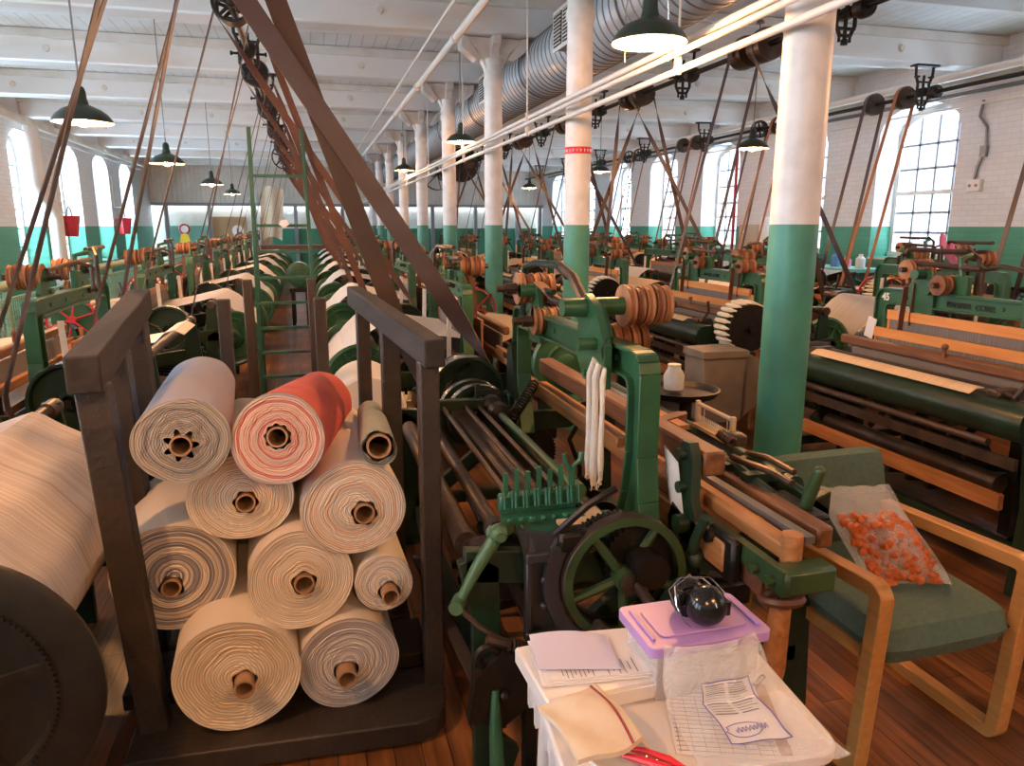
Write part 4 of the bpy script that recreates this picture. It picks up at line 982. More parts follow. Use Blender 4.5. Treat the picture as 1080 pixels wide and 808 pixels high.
# wooden beams of the lay
m=MB(); m.box((.16,-.03,.905),(.075,1.66,.075),bev=.008); m.build('reed_cap','loom_wood_dark',B1)
m=MB(); m.box((.15,.05,.775),(.10,1.70,.05),bev=.006); m.box((.10,.3,.815),(.03,1.2,.04),bev=.004); m.build('lay_beam','loom_wood',B1)
m=MB(); m.box((.31,-.83,.79),(.05,.70,.06),bev=.008); m.build('box_front','loom_wood_dark',B1)
m=MB(); m.box((.19,-.85,.775),(.055,.74,.055),bev=.012); m.cyl((.19,-1.20,.74),(.19,-1.20,.825),.028,n=16); m.build('box_back','loom_wood',B1)
m=MB(); m.bar((.245,-1.2,.80),(.235,-.52,.80),.03,.02); m.build('shuttle_box','grey_metal',B1)
m=MB(); m.prism([(-1.27,.69),(-1.27,.757),(-.46,.755),(-.50,.735),(-1.0,.71)],'x',.12,.145); m.box((.20,-1.245,.725),(.15,.07,.07),bev=.01); m.cyl((.13,-1.16,.72),(.10,-1.16,.72),.014,n=8); m.cyl((.13,-1.23,.72),(.10,-1.23,.72),.014,n=8); m.build('box_bracket','loom_green_olive',B1)
m=MB(); m.bar((.10,-1.05,.70),(.10,-.55,.70),.03,.09,bev=.006); m.build('box_board','loom_wood',B1)
m=MB(); m.box((.105,-1.02,.70),(.03,.14,.13),bev=.01); m.cyl((.10,-.98,.74),(.07,-.98,.74),.02,n=10); m.build('guide_plate','oiled_iron',B1)
# picker stick and its leather loop
m=MB(); m.tube([(.18,-1.19,.62),(.17,-1.19,.45),(.15,-1.17,.2)],[.028,.034,.026],10); m.box((.155,-1.16,.1),(.04,.06,.16)); m.build('picker_stick','loom_wood',B1)
m=MB(); m.ring((.18,-1.19,.64),(0,.2,1),.05,.012,20,6); m.bar((.135,-1.17,.66),(.14,-.98,.68),.05,.01,up=(1,0,0)); m.build('leather_loop','leather_brown',B1)
# lay end casting with horns
m=MB(); m.prism([(-.94,.60),(-.76,.60),(-.72,.70),(-.77,.80),(-.76,.90),(-.79,.965),(-.835,.97),(-.86,.92),(-.86,.80),(-.92,.70)],'x',.085,.115); m.tube([(.06,-.93,.66),(.05,-.96,.72),(.06,-.99,.80)],.016,8); m.sphere((.07,-.93,.65),.032); m.cyl((.06,-.81,.93),(.13,-.81,.93),.018,n=10); m.cyl((.06,-.82,.83),(.13,-.82,.83),.018,n=10); m.cyl((.05,-.84,.72),(.13,-.84,.72),.03,n=12)
m.build('lay_casting','loom_green_dark',B1)
# breast beam side
m=MB(); m.cyl((.44,-.86,.81),(.44,.84,.81),.034,n=16); m.prism([(.40,.72),(.47,.70),(.475,.80),(.41,.80)],'y',-.80,.84); m.build('breast_beam','loom_green_dark',B1)
m=MB(); m.box((.36,.22,.845),(.025,1.1,.02)); m.cur=1; m.box((.34,-.12,.865),(.045,.42,.018)); m.build('cloth_guide',['bright_steel','loom_wood'],B1)
m=MB(); m.prism([(.30,.76),(.42,.74),(.47,.80),(.46,.85),(.38,.86),(.30,.84)],'y',-.70,-.67); m.bar((.33,-.92,.80),(.33,-.60,.84),.03,.05,bev=.01); m.bar((.43,-.95,.80),(.43,-.60,.83),.03,.045,bev=.01); m.bar((.30,-.80,.83),(.45,-.80,.83),.04,.03); m.build('breast_casting','loom_green_dark',B1)
m=MB(); m.tube([(.33,-.68,.86),(.31,-.78,.875),(.33,-.90,.88),(.34,-.98,.87)],.012,8); m.tube([(.40,-.66,.86),(.38,-.80,.89),(.39,-.92,.88)],.010,8); m.spring((.36,-.55,.9),(.34,-.66,.9),.015,.004,8); m.box((.38,-.62,.9),(.05,.06,.04),bev=.008); m.build('weft_fork','rusty_steel',B1)
m=MB(); m.tube([(.36,-1.02,.80),(.36,-1.04,.87),(.365,-1.06,.93)],[.017,.020,.016],12); m.sphere((.366,-1.06,.93),.017,12,8); m.build('shipper_handle','loom_green_olive',B1)
m=MB(); m.box((.36,-.98,.80),(.07,.22,.02),bev=.006); m.build('handle_plate','oiled_iron',B1)
# bare rods on the warp side
def rod(name,p0,p1,r,mt,endr=None):
    m=MB(); m.cyl(p0,p1,r,n=14)
    if endr: m.cyl(V(p0)-V((0,.015,0)),V(p0)+V((0,.03,0)),endr,n=16); 
    return m.build(name,mt,B1)
rod('lease_rod',(-.43,-.66,.80),(-.43,.45,.80),.0095,'rusty_steel'); rod('lease_rod',(-.33,-.66,.80),(-.33,.45,.80),.0095,'rusty_steel'); rod('lease_rod',(-.27,-.66,.80),(-.27,.45,.80),.0095,'rusty_steel')
m=MB(); m.box((-.33,-.05,.765),(.085,1.16,.012)); m.box((-.375,-.05,.745),(.012,1.16,.05)); m.build('drop_wire_plate','rusty_steel',B1)
rod('arbor',(-.20,-.66,.79),(-.20,.30,.79),.015,'loom_green_pale',.026)
m=MB(); m.lathe([(.02,0),(.045,.01),(.05,.06),(.03,.08),(.03,.12),(.052,.14),(.052,.2),(.02,.22)],(-.20,.30,.79),(-.20,1.3,.79),18); m.spring((-.16,.25,.80),(.0,.48,.88),.022,.005,12); m.box((-.2,.6,.8),(.14,.12,.1),bev=.02); m.build('clutch','oiled_iron',B1)
rod('whip_roll',(-.47,-.70,.70),(-.47,.62,.70),.024,'rusty_steel',.036); rod('cloth_roller',(-.555,-.62,.65),(-.555,.70,.65),.036,'rusty_steel')
m=MB(); m.cyl((-.555,-.66,.65),(-.555,-.62,.65),.038,n=20); m.cyl((-.555,-.67,.65),(-.555,-.65,.65),.012,n=8); m.bar((-.555,-.655,.65),(-.47,-.70,.68),.02,.022); m.build('roller_arm','rusty_steel',B1)
m=MB(); m.box((-.37,.47,.81),(.26,.04,.05),bev=.006); m.box((-.45,.47,.76),(.03,.03,.1)); m.box((-.27,.47,.85),(.02,.02,.1)); m.tube([(-.50,.47,.80),(-.53,.46,.86),(-.56,.45,.90)],.01,7); m.build('rod_support','loom_green_dark',B1)
# teal rack of forks
m=MB(); m.box((-.355,-.74,.80),(.24,.035,.06),bev=.006); m.box((-.355,-.78,.765),(.24,.03,.02))
for i in range(7):
    x=-.455+i*.034; m.bar((x,-.745,.81),(x,-.745,.895+.012*(i%2)),.014,.012)
    m.tube([(x-.012,-.775,.85),(x-.012,-.785,.80),(x+.012,-.785,.80),(x+.012,-.775,.85)],.005,6); m.sphere((x,-.79,.765),.011,8,6)
m.tube([(-.25,-.745,.81),(-.245,-.745,.90),(-.225,-.745,.915),(-.22,-.745,.94)],.008,7); m.tube([(-.25,-.745,.88),(-.27,-.745,.91),(-.275,-.745,.94)],.008,7)
m.build('fork_rack','loom_green_teal',B1)
m=MB(); m.box((-.27,-.80,.73),(.30,.14,.03),bev=.005); m.cyl((-.24,-.80,.65),(-.24,-.80,.76),.02,n=10); m.build('rack_bed','loom_green_teal',B1)
m=MB(); m.box((-.27,-.84,.76),(.10,.05,.012)); m.box((-.20,-.80,.762),(.05,.1,.012)); m.build('feeler_plate','pale_wood',B1)
# vertical bearing bracket
m=MB()
for s in (-1,1): m.box((-.385+s*.045,-.90,.58),(.018,.03,.26),bev=.004); m.tube([(-.385+s*.03,-.90,.72),(-.385+s*.045,-.90,.78)],[.02,.008],6)
m.box((-.385,-.90,.70),(.11,.04,.03),bev=.004); m.box((-.385,-.90,.46),(.11,.04,.03),bev=.004); m.box((-.385,-.885,.58),(.09,.01,.25)); m.sphere((-.385,-.91,.63),.012); m.sphere((-.385,-.91,.55),.012); m.prism([(-.44,.70),(-.33,.70),(-.30,.78),(-.36,.76),(-.46,.78)],'y',-.91,-.88)
m.build('bearing_bracket','roll_black',B1)
# green arm, link rod and spring at the near corner
m=MB(); m.cyl((-.52,-.86,.765),(-.46,-.78,.74),.022,n=14); m.tube([(-.505,-.86,.765),(-.57,-.87,.67),(-.625,-.885,.58)],[.022,.018,.012],12); m.sphere((-.507,-.87,.765),.027); m.cyl((-.64,-.915,.58),(-.615,-.86,.58),.020,n=16); m.cyl((-.507,-.90,.765),(-.507,-.86,.765),.014,n=10); m.build('let_off_arm','loom_green_pale',B1)
m=MB(); m.tube([(-.625,-.91,.575),(-.58,-.935,.53),(-.50,-.955,.475),(-.30,-.96,.40)],.008,7); m.tube([(-.56,-.95,.50),(-.50,-.955,.475)],.016,8); m.spring((-.50,-.955,.475),(-.32,-.96,.40),.017,.0042,18,9); m.sphere((-.30,-.96,.395),.03); m.bar((-.30,-.96,.39),(-.22,-.96,.50),.05,.05,bev=.01); m.build('tension_spring','rusty_steel',B1)
m=MB(); m.prism([(-.62,.27),(-.52,.24),(-.44,.30),(-.44,.44),(-.52,.47),(-.60,.40)],'y',-.98,-.94); m.ring((-.56,-.96,.45),(0,1,0),.03,.012,16,6); m.sphere((-.52,-.985,.34),.016); m.box((-.44,-.95,.22),(.03,.05,.42)); m.build('let_off_casting','oiled_iron',B1)
m=MB(); m.tube([(-.545,-.98,.36),(-.55,-1.0,.26),(-.55,-1.02,.15),(-.51,-1.04,.06),(-.40,-1.04,.04),(-.30,-1.04,.05)],[.010,.018,.022,.028,.03,.02],10); m.build('foot_casting','loom_green',B1)
m=MB(); m.bar((-.60,.2,.22),(-.56,-.95,.30),.035,.02); m.build('tie_bar','dark_brown_wood',B1)
m=MB()
for i in range(3): m.lathe([(.02,0),(.075,.0),(.08,.02),(.06,.035),(.02,.035)],(-.40+i*.02,-.55+i*.09,.46),(-.40+i*.02,.45+i*.09,.46),20)
m.cyl((-.40,-.9,.46),(-.36,.2,.46),.02,n=10); m.build('cam_shaft','oiled_iron',B1)
# big front handwheel with its crank, dark brake band behind
m=MB(); c=V((-.155,-.93,.62)); m.wheel(c,(0,1,0),.185,.024,.036,5,.045,56,.013,.09); m.cur=1; m.lathe([(.1855,-.021),(.1875,-.019),(.1875,.019),(.1855,.021)],c,c+V((0,1,0)),56,False); m.build('handwheel',['loom_green_olive','rusty_steel'],B1)
for yy,rr_,zz in ((.74,.165,.70),(.60,.15,.72)):
    m=MB(); q=V((-.24,yy,zz)); m.lathe([(.03,-.03),(.05,-.03),(.055,-.008),(rr_-.025,-.008),(rr_-.02,-.028),(rr_,-.028),(rr_,.028),(rr_-.02,.028),(.03,.01)],q,q+V((0,1,0)),40,False); m.cur=1; m.lathe([(rr_+.001,-.026),(rr_+.003,0),(rr_+.001,.026)],q,q+V((0,1,0)),40,False); m.build('loose_pulley',['loom_green_dark','bright_steel'],B1)
m=MB(); m.gear(c+V((-.006,.055,0)),(0,1,0),.178,.03,64,.006,.150); m.build('ring_gear','oiled_iron',B1)
m=MB()
N=16; vs=[];fs=[]
for i in range(N+1):
    q=radians(150+i*95/N)
    for r,y_ in ((.195,.03),(.235,.03),(.235,-.0),(.195,-.0)): vs.append(c+V((r*cos(q),y_,r*sin(q))))
for i in range(N):
    for k in range(4): fs.append((i*4+k,i*4+(k+1)%4,i*4+4+(k+1)%4,i*4+4+k))
fs+=[(0,1,2,3),(N*4,N*4+3,N*4+2,N*4+1)]
m.add(vs,fs); m.build('brake_shoe','roll_black',B1)
m=MB(); m.cyl(c+V((.02,-.04,0)),c+V((.03,-.20,-.045)),.017,n=14); m.cyl(c+V((0,.1,0)),c+V((0,-.06,0)),.03,n=14); m.build('crank_handle','rusty_steel',B1)
# big magazine disc with toothed rim at the far end
m=MB(); c=V((.39,1.17,.84)); m.lathe([(.03,-.05),(.05,-.045),(.055,-.02),(.10,-.015),(.105,-.028),(.115,-.015),(.178,-.01),(.185,-.022),(.192,-.01),(.192,.02),(.03,.02)],c,c+V((0,1,0)),44)
m.bar(c+V((0,-.02,-.02)),c+V((.13,-.02,-.15)),.05,.02); bt=m.build('bobbin_battery','loom_green',B1)
m=MB(); m.gear(c+V((-.01,.07,0)),(0,1,0),.205,.07,22,.03,.15); m.build('bobbin_rack','oiled_iron',bt)
m=MB(); m.ring(c+V((-.13,.1,-.02)),(0,1,0),.16,.010,30,6); m.build('rim_wheel','red_paint',bt)
m=MB(); m.prism([(-.80,.5),(-.55,.5),(-.60,.8),(-.62,1.0),(-.70,1.05),(-.74,.9),(-.80,.7)],'x',-.05,-.02,T=Matrix.Translation((0,1.40,0))); m.box((-.04,.74,.72),(.06,.12,.14),bev=.01); m.build('far_post','loom_green_dark',B1)
# hank of white yarn hung on the arch (things that hang are things)
ht=thing('yarn_hank','three tails of white yarn hanging on the front loom arch','yarn',(.905,2.2,1.15))
for i,(dy,zb,w) in enumerate(((.05,-.38,.013),(.0,-.40,.014),(-.06,-.36,.010))):
    m=MB(); P=[(-.01,dy*.4,.0),(-.02,dy*.8,.02-.01*i),(-.03,dy,-.03),(-.03,dy*1.05,-.12),(-.03,dy*.95,-.24),(-.03,dy,zb+.06),(-.03,dy,zb)]
    m.tube(P,[w*.6,w*.8,w,w*.8,w*.9,w*1.1,w*.7],9)
    R=random.Random(i)
    for q in range(9): m.tube([(-.03+R.uniform(-.008,.008),dy+R.uniform(-.01,.01),zb+.03),(-.03+R.uniform(-.014,.014),dy+R.uniform(-.02,.02),zb-R.uniform(.0,.025))],.0018,4)
    m.build('tail','cotton_white',ht)
m=MB(); m.tube([(0,.0,-.01),(-.015,-.01,.06),(0,-.01,.10)],.004,6); m.build('hook','black_iron',ht)
tp=MB(); tp.grid(lambda u,v:(1.04+.02*v,1.93-.03*v+.10*u,.90-.22*v+.03*u),1,6,True,(.0006,.0006,0)); tag(tp.build('paper_slip','paper_white'),'white paper slip hanging behind the front post of the green arch','paper')
# ------------------------------------------------------------------ rack of cloth rolls
RK=thing('timber_rack','dark timber rack holding the stack of cloth rolls','rack',(-.15,2.8,0))
def rk(m,name,mt,bev=.006):
    o=m.build(name,mt,RK,bevel=bev); 
    for v in o.data.vertices: v.co-=V((-.15,2.8,0))
    return o
m=MB(); m.bar((-.603,2.17,1.208),(-.74,3.62,1.27),.088,.105); rk(m,'rail','rack_rail_wood')
m=MB(); m.bar((.348,2.18,1.222),(.19,3.55,1.28),.066,.088); rk(m,'rail','rack_rail_wood')
m=MB(); m.bar((-.535,2.235,0.05),(-.60,2.235,1.17),.085,.07,up=(0,1,0)); rk(m,'post','rack_black_wood')
m=MB(); m.bar((-.62,2.75,.05),(-.655,2.75,1.18),.075,.09,up=(0,1,0)); rk(m,'post','rack_black_wood')
m=MB(); m.bar((-.70,3.4,.05),(-.72,3.4,1.22),.075,.10,up=(0,1,0)); rk(m,'post','rack_black_wood')
m=MB(); m.bar((.33,2.25,.05),(.335,2.25,1.19),.062,.075,up=(0,1,0)); rk(m,'post','rack_black_wood')
m=MB(); m.bar((.275,2.85,.05),(.28,2.85,1.21),.07,.09,up=(0,1,0)); rk(m,'post','rack_black_wood')
m=MB(); m.bar((.21,3.4,.05),(.215,3.4,1.23),.06,.09,up=(0,1,0)); rk(m,'post','rack_black_wood')
m=MB(); pl=[(-.60,2.08),(.24,2.04),(.31,2.06),(.345,2.11),(.36,2.2),(.36,2.34),(-.60,2.34)]
m.prism(pl,'z',.012,.085); rk(m,'deck_board','rack_black_wood')
m=MB()
for i in range(4): m.box((-.17-.03*i,2.56+.28*i,.05),(1.02,.25,.06))
rk(m,'deck','rack_black_wood')
m=MB(); m.box((-.45,2.9,.02),(.08,1.3,.035)); m.box((.15,2.9,.02),(.08,1.3,.035)); rk(m,'runner','rack_black_wood')
# rolls: front centre, back centre, radius, core radius, materials, label
RL=[('blue',(-.38,2.2,1.0),(-.46,3.2,.955),.131,.021,'cloth_blue','end_blue','bluish grey cloth roll at the top left of the rack, creased round its core',.006,7,.88),
('pink',(-.12,2.2,.985),(.005,3.15,.86),.136,.021,'cloth_coral','end_pink','coral red and pink cloth roll on top of the stack',.004,9,1),
('sage',(.172,2.2,.932),(.21,3.05,.83),.055,.026,'cloth_sage','end_sage','thin sage green cloth roll at the top right of the rack',.002,5,1),
('grey',(-.24,2.27,.79),(-.30,3.2,.76),.152,.020,'cloth_grey','end_grey_cream','cream roll with blue grey edge, below the bluish and pink rolls',.005,6,.78),
('rust',(.09,2.21,.742),(.05,3.2,.70),.158,.022,'cloth_cream','end_cream_rust','cream roll with a rusty pink middle at the right of the stack',.004,6,.88),
('striped',(-.455,2.29,.545),(-.53,3.2,.52),.180,.020,'cloth_cream','end_striped','big black and cream striped roll poking out past the left post',.004,5,.88),
('mid',(-.08,2.2,.53),(-.15,3.2,.50),.160,.021,'cloth_cream','end_cream','plain cream cloth roll in the middle of the stack',.002,5,.97),
('small',(.172,2.2,.487),(.15,3.1,.46),.090,.019,'cloth_cream','end_small','small cream cloth roll at the right post with a crumpled core',.005,4,1.08),
('bl',(-.28,2.14,.272),(-.34,3.15,.28),.184,.020,'cloth_cream','end_cream_wide','big cream cloth roll at the bottom left with a slanted end',.005,5,.95),
('br',(.05,2.18,.238),(.0,3.2,.25),.160,.022,'cloth_cream','end_greystripe','cream roll with fine grey stripes at the bottom right of the rack',.006,3,.9)]
HOLE={'blue':(-.004,-.012),'pink':(0,.008),'sage':(0,.01),'grey':(.01,-.016),'rust':(.03,-.016),'striped':(-.01,-.03),'mid':(.008,-.01),'small':(.015,-.03),'bl':(.02,-.02),'br':(-.01,-.03)}
for nm,A,Bk,R,rc,m1,m2,lb,wav,nw,sq in RL:
    A,Bk=V(A),V(Bk); ax=(A-Bk).normalized(); L=(A-Bk).length
    t=thing('cloth_roll',lb,'cloth roll',A,0,'cloth rolls in the rack')
    z=ax; y=V((0,0,1)); y=(y-z*y.dot(z)).normalized(); x=y.cross(z); t.rotation_euler=Matrix((x,y,z)).transposed().to_euler()
    hx,hy=HOLE[nm]; rr=random.Random(nm); N=72
    ph=[rr.uniform(0,6.28) for _ in range(4)]
    def outline(q): return R*(1+.02*sin(2*q+ph[0])+.014*sin(3*q+ph[1]))*(1 if sin(q)<0 else 1)
    rc*=1.42
    m=MB(); vs=[];fs=[]; K=12
    rings=[]
    for j in range(K+1):
        u=j/K; zz=-L*u; 
        rings.append((1,zz))
    for (s_,zz) in rings:
        for k in range(N):
            q=2*pi*k/N; r=outline(q)*(1 if zz>-.01 else 1+.012*sin(9*q+zz*7+ph[2])*.5); vs.append((r*cos(q),r*(sin(q))*(sq*.5+.5),zz))
    for j in range(K):
        for k in range(N): fs.append((j*N+k,j*N+(k+1)%N,(j+1)*N+(k+1)%N,(j+1)*N+k))
    fs.append([K*N+k for k in range(N)])
    m.add(vs,fs,True); m.build('cloth',m1,t)
    # end face: layered rings from the outside in to the core, offset towards the hole
    m=MB(); vs=[];fs=[]; M_=34
    for j in range(M_+1):
        u=j/M_
        for k in range(N):
            q=2*pi*k/N; ro=outline(q); rin=rc*1.25*(1+(.32 if nm=='blue' else .08)*sin(nw*q+ph[3]))
            r=ro*(1-u)+rin*u; r+=wav*sin((nw+1)*q+ph[1]+u*3)*sin(pi*u)*1.0
            cx,cy=hx*u**.8,hy*u**.8; zz=.0008*sin(j*2.6+ph[2])+(.0018 if j%3==0 else 0)-.010*u*(1-u)*4*(1 if nm in('mid','bl','grey') else .3)+.001*sin(3*q+j*.5)
            if j==0: zz=0
            vs.append((cx+r*cos(q),cy+r*sin(q)*((sq*.5+.5)*(1-u)+u),zz))
    for j in range(M_):
        for k in range(N): fs.append((j*N+k,j*N+(k+1)%N,(j+1)*N+(k+1)%N,(j+1)*N+k))
    m.add(vs,fs,True); 
    c=V((hx,hy,0)); vs=[];fs=[]
    m.build('cloth_layers',m2,t)
    m=MB(); pro=.012 if nm not in('small','br','bl') else .045
    m.lathe([(rc*1.02,-.8),(rc*1.02,pro),(rc*.84,pro),(rc*.84,-.8)],(hx,hy,0),(hx,hy,1),26,False); m.lathe([(rc*.9,-.79),(rc*.9,-.80)],(hx,hy,0),(hx,hy,1),20,True)
    m.build('cardboard_core','cardboard',t)
# ------------------------------------------------------------------ second, empty rack in the aisle
R2=thing('timber_rack','empty dark timber rack standing in the aisle before the ladder','rack',(-.22,5.2,0))
for x,y,h in ((-.49,4.5,1.19),(.04,4.35,1.2),(-.47,5.97,1.2),(.0,5.97,1.2)):
    m=MB(); m.box((x+.22,y-5.2,h/2),(.07,.07,h),bev=.006); m.build('post','dark_brown_wood',R2)
m=MB(); m.box((0,0,.06),(.6,1.66,.06)); m.build('deck','dark_brown_wood',R2)
# ladder
LD=thing('platform_ladder','tall green metal ladder standing in the aisle','ladder',(-.2,6.25,0))
def lp(s,z): w=.255-.022*z*1.4; return V((s*w,.25-.10*z,z))
for s in (-1,1):
    m=MB(); a,b=V((s*.235,-.05,0)),V((s*.19,-.15,2.32)); m.bar(a,b,.03,.03,up=(0,1,0),bev=.003); m.build('rail','ladder_green',LD)
    m=MB(); m.bar((s*.255,.75,0),(s*.20,-.10,1.62),.025,.025,up=(0,1,0)); m.build('back_leg','ladder_green',LD)
for i,z in enumerate((.2,.4,.6,.8,1.0,1.2,1.4,1.6,1.97)):
    w=.235-.045*z/2.32; m=MB(); m.bar((-w,-.05-.043*z,z),(w,-.05-.043*z,z),.03,.022); m.build('rung','ladder_green',LD)
m=MB(); m.prism([(-.02,.0),(.0,.03),(.045,.035),(.06,.0),(.02,-.03)],'y',-.17,-.155,T=Matrix.Translation((0,.02,1.61))); m.build('paper_label','paper_white',LD)
# warp beam standing on a truck at the end of the aisle
TK=thing('beam_truck','white wound beam with green end standing on a truck far down the aisle','beam truck',(-.18,12.0,0))
m=MB(); m.cyl((0,0,.86),(0,.9,.86),.16,n=32); m.build('yarn','warp_white',TK)
m=MB(); m.lathe([(.03,0),(.17,0),(.19,.01),(.19,.03),(.03,.03)],(0,-.03,.86),(0,.97,.86),36); 
for r in (.13,.09,.05): m.ring((0,-.03,.86),(0,1,0),r,.008,28,6)
m.build('flange','loom_green',TK)
m=MB(); m.box((0,.45,.62),(.3,1.0,.06))
for x in (-.11,.11):
    for y in (.05,.85): m.box((x,y,.33),(.05,.05,.56)); m.cyl((x-.02,y,.05),(x+.02,y,.05),.05,n=14)
m.build('truck','oiled_iron',TK)
# big cream roll lying behind the rack, end on
t=thing('cream_beam','large smooth cream roll behind the right side of the timber rack','roll',(.27,4.0,.0))
m=MB(); m.lathe([(.0,0),(.19,.0),(.205,.012),(.205,.5)],(0,0,.60),(0,1,.60),44); m.build('yarn','cloth_cream',t)
m=MB(); m.box((0,.25,.2),(.2,.3,.4)); m.build('cradle','dark_brown_wood',t)
# foreground loom on the left: darker beam with gear teeth
wb=kid(LA0,'warp_beam')[0]; wb.data=wb.data.copy(); wb.data.materials[0]=MATS['warp_front']
for f in [c for c in wb.children if c.name.startswith('flange')]: f.data=f.data.copy(); f.data.materials[0]=MATS['loom_green_dark']
s=kid(LA0,'warp_sheet')[0]; bpy.data.objects.remove(s)
m=MB(); P=[(-.47,.66),(-.475,.74),(-.50,.83),(-.52,.90),(-.54,.955),(-.575,.955),(-.62,.93),(-.75,.86),(-.95,.80)]
P=[(-.845,.62),(-.82,.72),(-.72,.84),(-.63,.90),(-.575,.945),(-.54,.958),(-.50,.945),(-.30,.88),(.0,.84)]
def fn(u,v):
    k=u*(len(P)-1); i=min(int(k),len(P)-2); a=k-i
    x=P[i][0]*(1-a)+P[i+1][0]*a; z=P[i][1]*(1-a)+P[i+1][1]*a; w=sin(pi*min(1,u*2))**2
    return (x-.012*w*sin(v*17)-.02*w*sin(v*5+1),-.57+1.14*v,z-.008*w*sin(v*11))
m.grid(fn,32,40,True,(0,0,.003)); m.build('warp_sheet','warp_front',LA0)
LA0['label']='foreground loom at the left edge with yarn sheet and dark geared beam'
LA0.location.x=-1.51
for f in list(wb.children):
    if f.name.startswith('flange'): bpy.data.objects.remove(f)
wb.data=(lambda m:(m.lathe([(.15,0),(.15,1)],(-.68,-.6,.6),(-.68,.6,.6),40,False,True,True),m.build('tmp','warp_front'))[1])(MB()).data
bpy.data.objects.remove([o for o in SC.objects if o.name=='tmp'][0])
for s_ in (-1,1):
    f=MB(); c=V((-.68,s_*.6,.6)); f.lathe([(.04,0),((.33,.26)[s_<0],0),((.335,.265)[s_<0],.01),((.335,.265)[s_<0],.022),((.32,.25)[s_<0],.03),(.235,.03),(.225,.014),(.10,.014),(.09,.035),(.05,.05),(.03,.06)],c,c+V((0,s_,0)),56)
    for q in range(5):
        a=q*2*pi/5+.4; f.bar(c+V((.08*cos(a),s_*.02,.08*sin(a))),c+V((.225*cos(a),s_*.02,.225*sin(a))),.014,.02)
    f.gear(c+V((0,s_*.030,0)),(0,1,0),.245,.016,110,.007,.232); f.build('flange','black_iron',wb)
# the next loom along has no beam in it
LA1=[o for o in SC.objects if o.get('label','').startswith('second green loom in the row left')][0]
for ch in list(LA1.children):
    if ch.name.split('.')[0] in ('warp_beam','harness_frame','strap'):
        for g in list(ch.children): bpy.data.objects.remove(g)
        bpy.data.objects.remove(ch)
m=MB(); m.grid(lambda u,v:(-.60+.58*u,-.55+.5*v,.90+.06*sin(pi*min(1,u*3+.1))-.08*u),10,1,True,(0,0,.004)); sh=[c for c in LA1.children if c.name.split('.')[0]=='warp_sheet'][0]; bpy.data.objects.remove(sh); m.build('warp_sheet','warp_white',LA1)
# ------------------------------------------------------------------ small white table and what lies on it
TB=thing('plastic_table','small white plastic table with rounded corners in the foreground','table',(.665,1.245,0),radians(-5))
def rrect(w,d,r,n=6):
    p=[]
    for cx,cy,a0 in ((w/2-r,d/2-r,0),(-w/2+r,d/2-r,90),(-w/2+r,-d/2+r,180),(w/2-r,-d/2+r,270)):
        for k in range(n+1): q=radians(a0+90*k/n); p.append((cx+r*cos(q),cy+r*sin(q)))
    return p
m=MB(); m.prism(rrect(.53,.46,.05),'z',.622,.65); m.build('table_top','plastic_white',TB,bevel=.006)
m=MB(); 
for s in (-1,1): m.box((s*.245,0,.585),(.012,.38,.075)); m.box((0,s*.21,.585),(.44,.012,.075))
for i in range(5): m.box((-.255,-.14+i*.07,.585),(.012,.018,.07))
m.build('apron','plastic_white',TB)
for sx in (-1,1):
    for sy in (-1,1): m=MB(); m.cyl((sx*.225,sy*.19,.0),(sx*.205,sy*.175,.60),.015,.02,12); m.build('leg','plastic_white',TB)
# clear tub with lilac lid
BX=thing('storage_tub','clear plastic tub with a lilac lid on the white table','tub',(.745,1.285,.652),radians(0))
m=MB(); m.prism(rrect(.225,.135,.02),'z',.004,.008); 
for (a,b,c,d) in ((-.114,-.07,.114,-.066),(-.114,.066,.114,.07),(-.116,-.07,-.112,.07),(.112,-.07,.116,.07)): m.box(((a+c)/2,(b+d)/2,.06),(c-a,d-b,.115))
m.build('tub','clear_tub',BX)
m=MB(); m.prism(rrect(.275,.175,.018),'z',.118,.130); m.prism(rrect(.275,.175,.018),'z',.108,.118); m.prism(rrect(.20,.11,.015),'z',.130,.134)
for s in (-1,1): m.box((s*.118,0,.133),(.008,.12,.006)); 
m.build('lid','plastic_lilac',BX,bevel=.002)
for i in range(3): pass
o=MB(); o.box((0,-.058,.06),(.19,.003,.085)); o=o.build('paper_insert','paper_white',BX)
text('Tools',.03,'ink_grey',(.055,.045,.1345),(0,0,-.5),BX,.0003,'handwriting')
# ear defenders
EM=thing('ear_defenders','black ear defenders with wire headband on the lilac lid','ear defenders',(.755,1.262,.786))
for i,(c,ax,sc) in enumerate((((.0,-.012,.044),(-.15,-.92,.35),1.0),((-.012,.05,.04),(.1,.9,.2),.92))):
    c,ax=V(c),V(ax).normalized()
    m=MB(); m.lathe([(.030*sc,-.022),(.040*sc,-.020),(.043*sc,-.010),(.042*sc,.004),(.040*sc,.012),(.032*sc,.026),(.018*sc,.033),(.001,.035)],c,c+ax,30); o=m.build('ear_cup','black_plastic',EM)
    if i==0:
        m=MB(); p=c+ax*.034; m.tube([p+V((.004,-.001,-.018)),p+V((.010,-.001,-.004)),p+V((.006,0,.010))],.0012,5); m.build('cup_mark','plastic_white',o)
    m=MB(); m.lathe([(.026*sc,-.036),(.038*sc,-.034),(.040*sc,-.026),(.030*sc,-.020)],c,c+ax,26); m.build('cushion','black_plastic',EM)
m=MB(); m.tube([(.045,.0,.035),(.052,.01,.055),(.03,.03,.082),(-.02,.035,.088),(-.058,.02,.078),(-.066,-.005,.05),(-.055,-.02,.02),(-.04,-.022,.006)],.0018,6); m.tube([(.045,.01,.03),(.048,.02,.05),(.02,.045,.075),(-.03,.048,.08),(-.066,.03,.066),(-.064,.0,.035)],.0018,6); m.build('headband','chrome',EM)
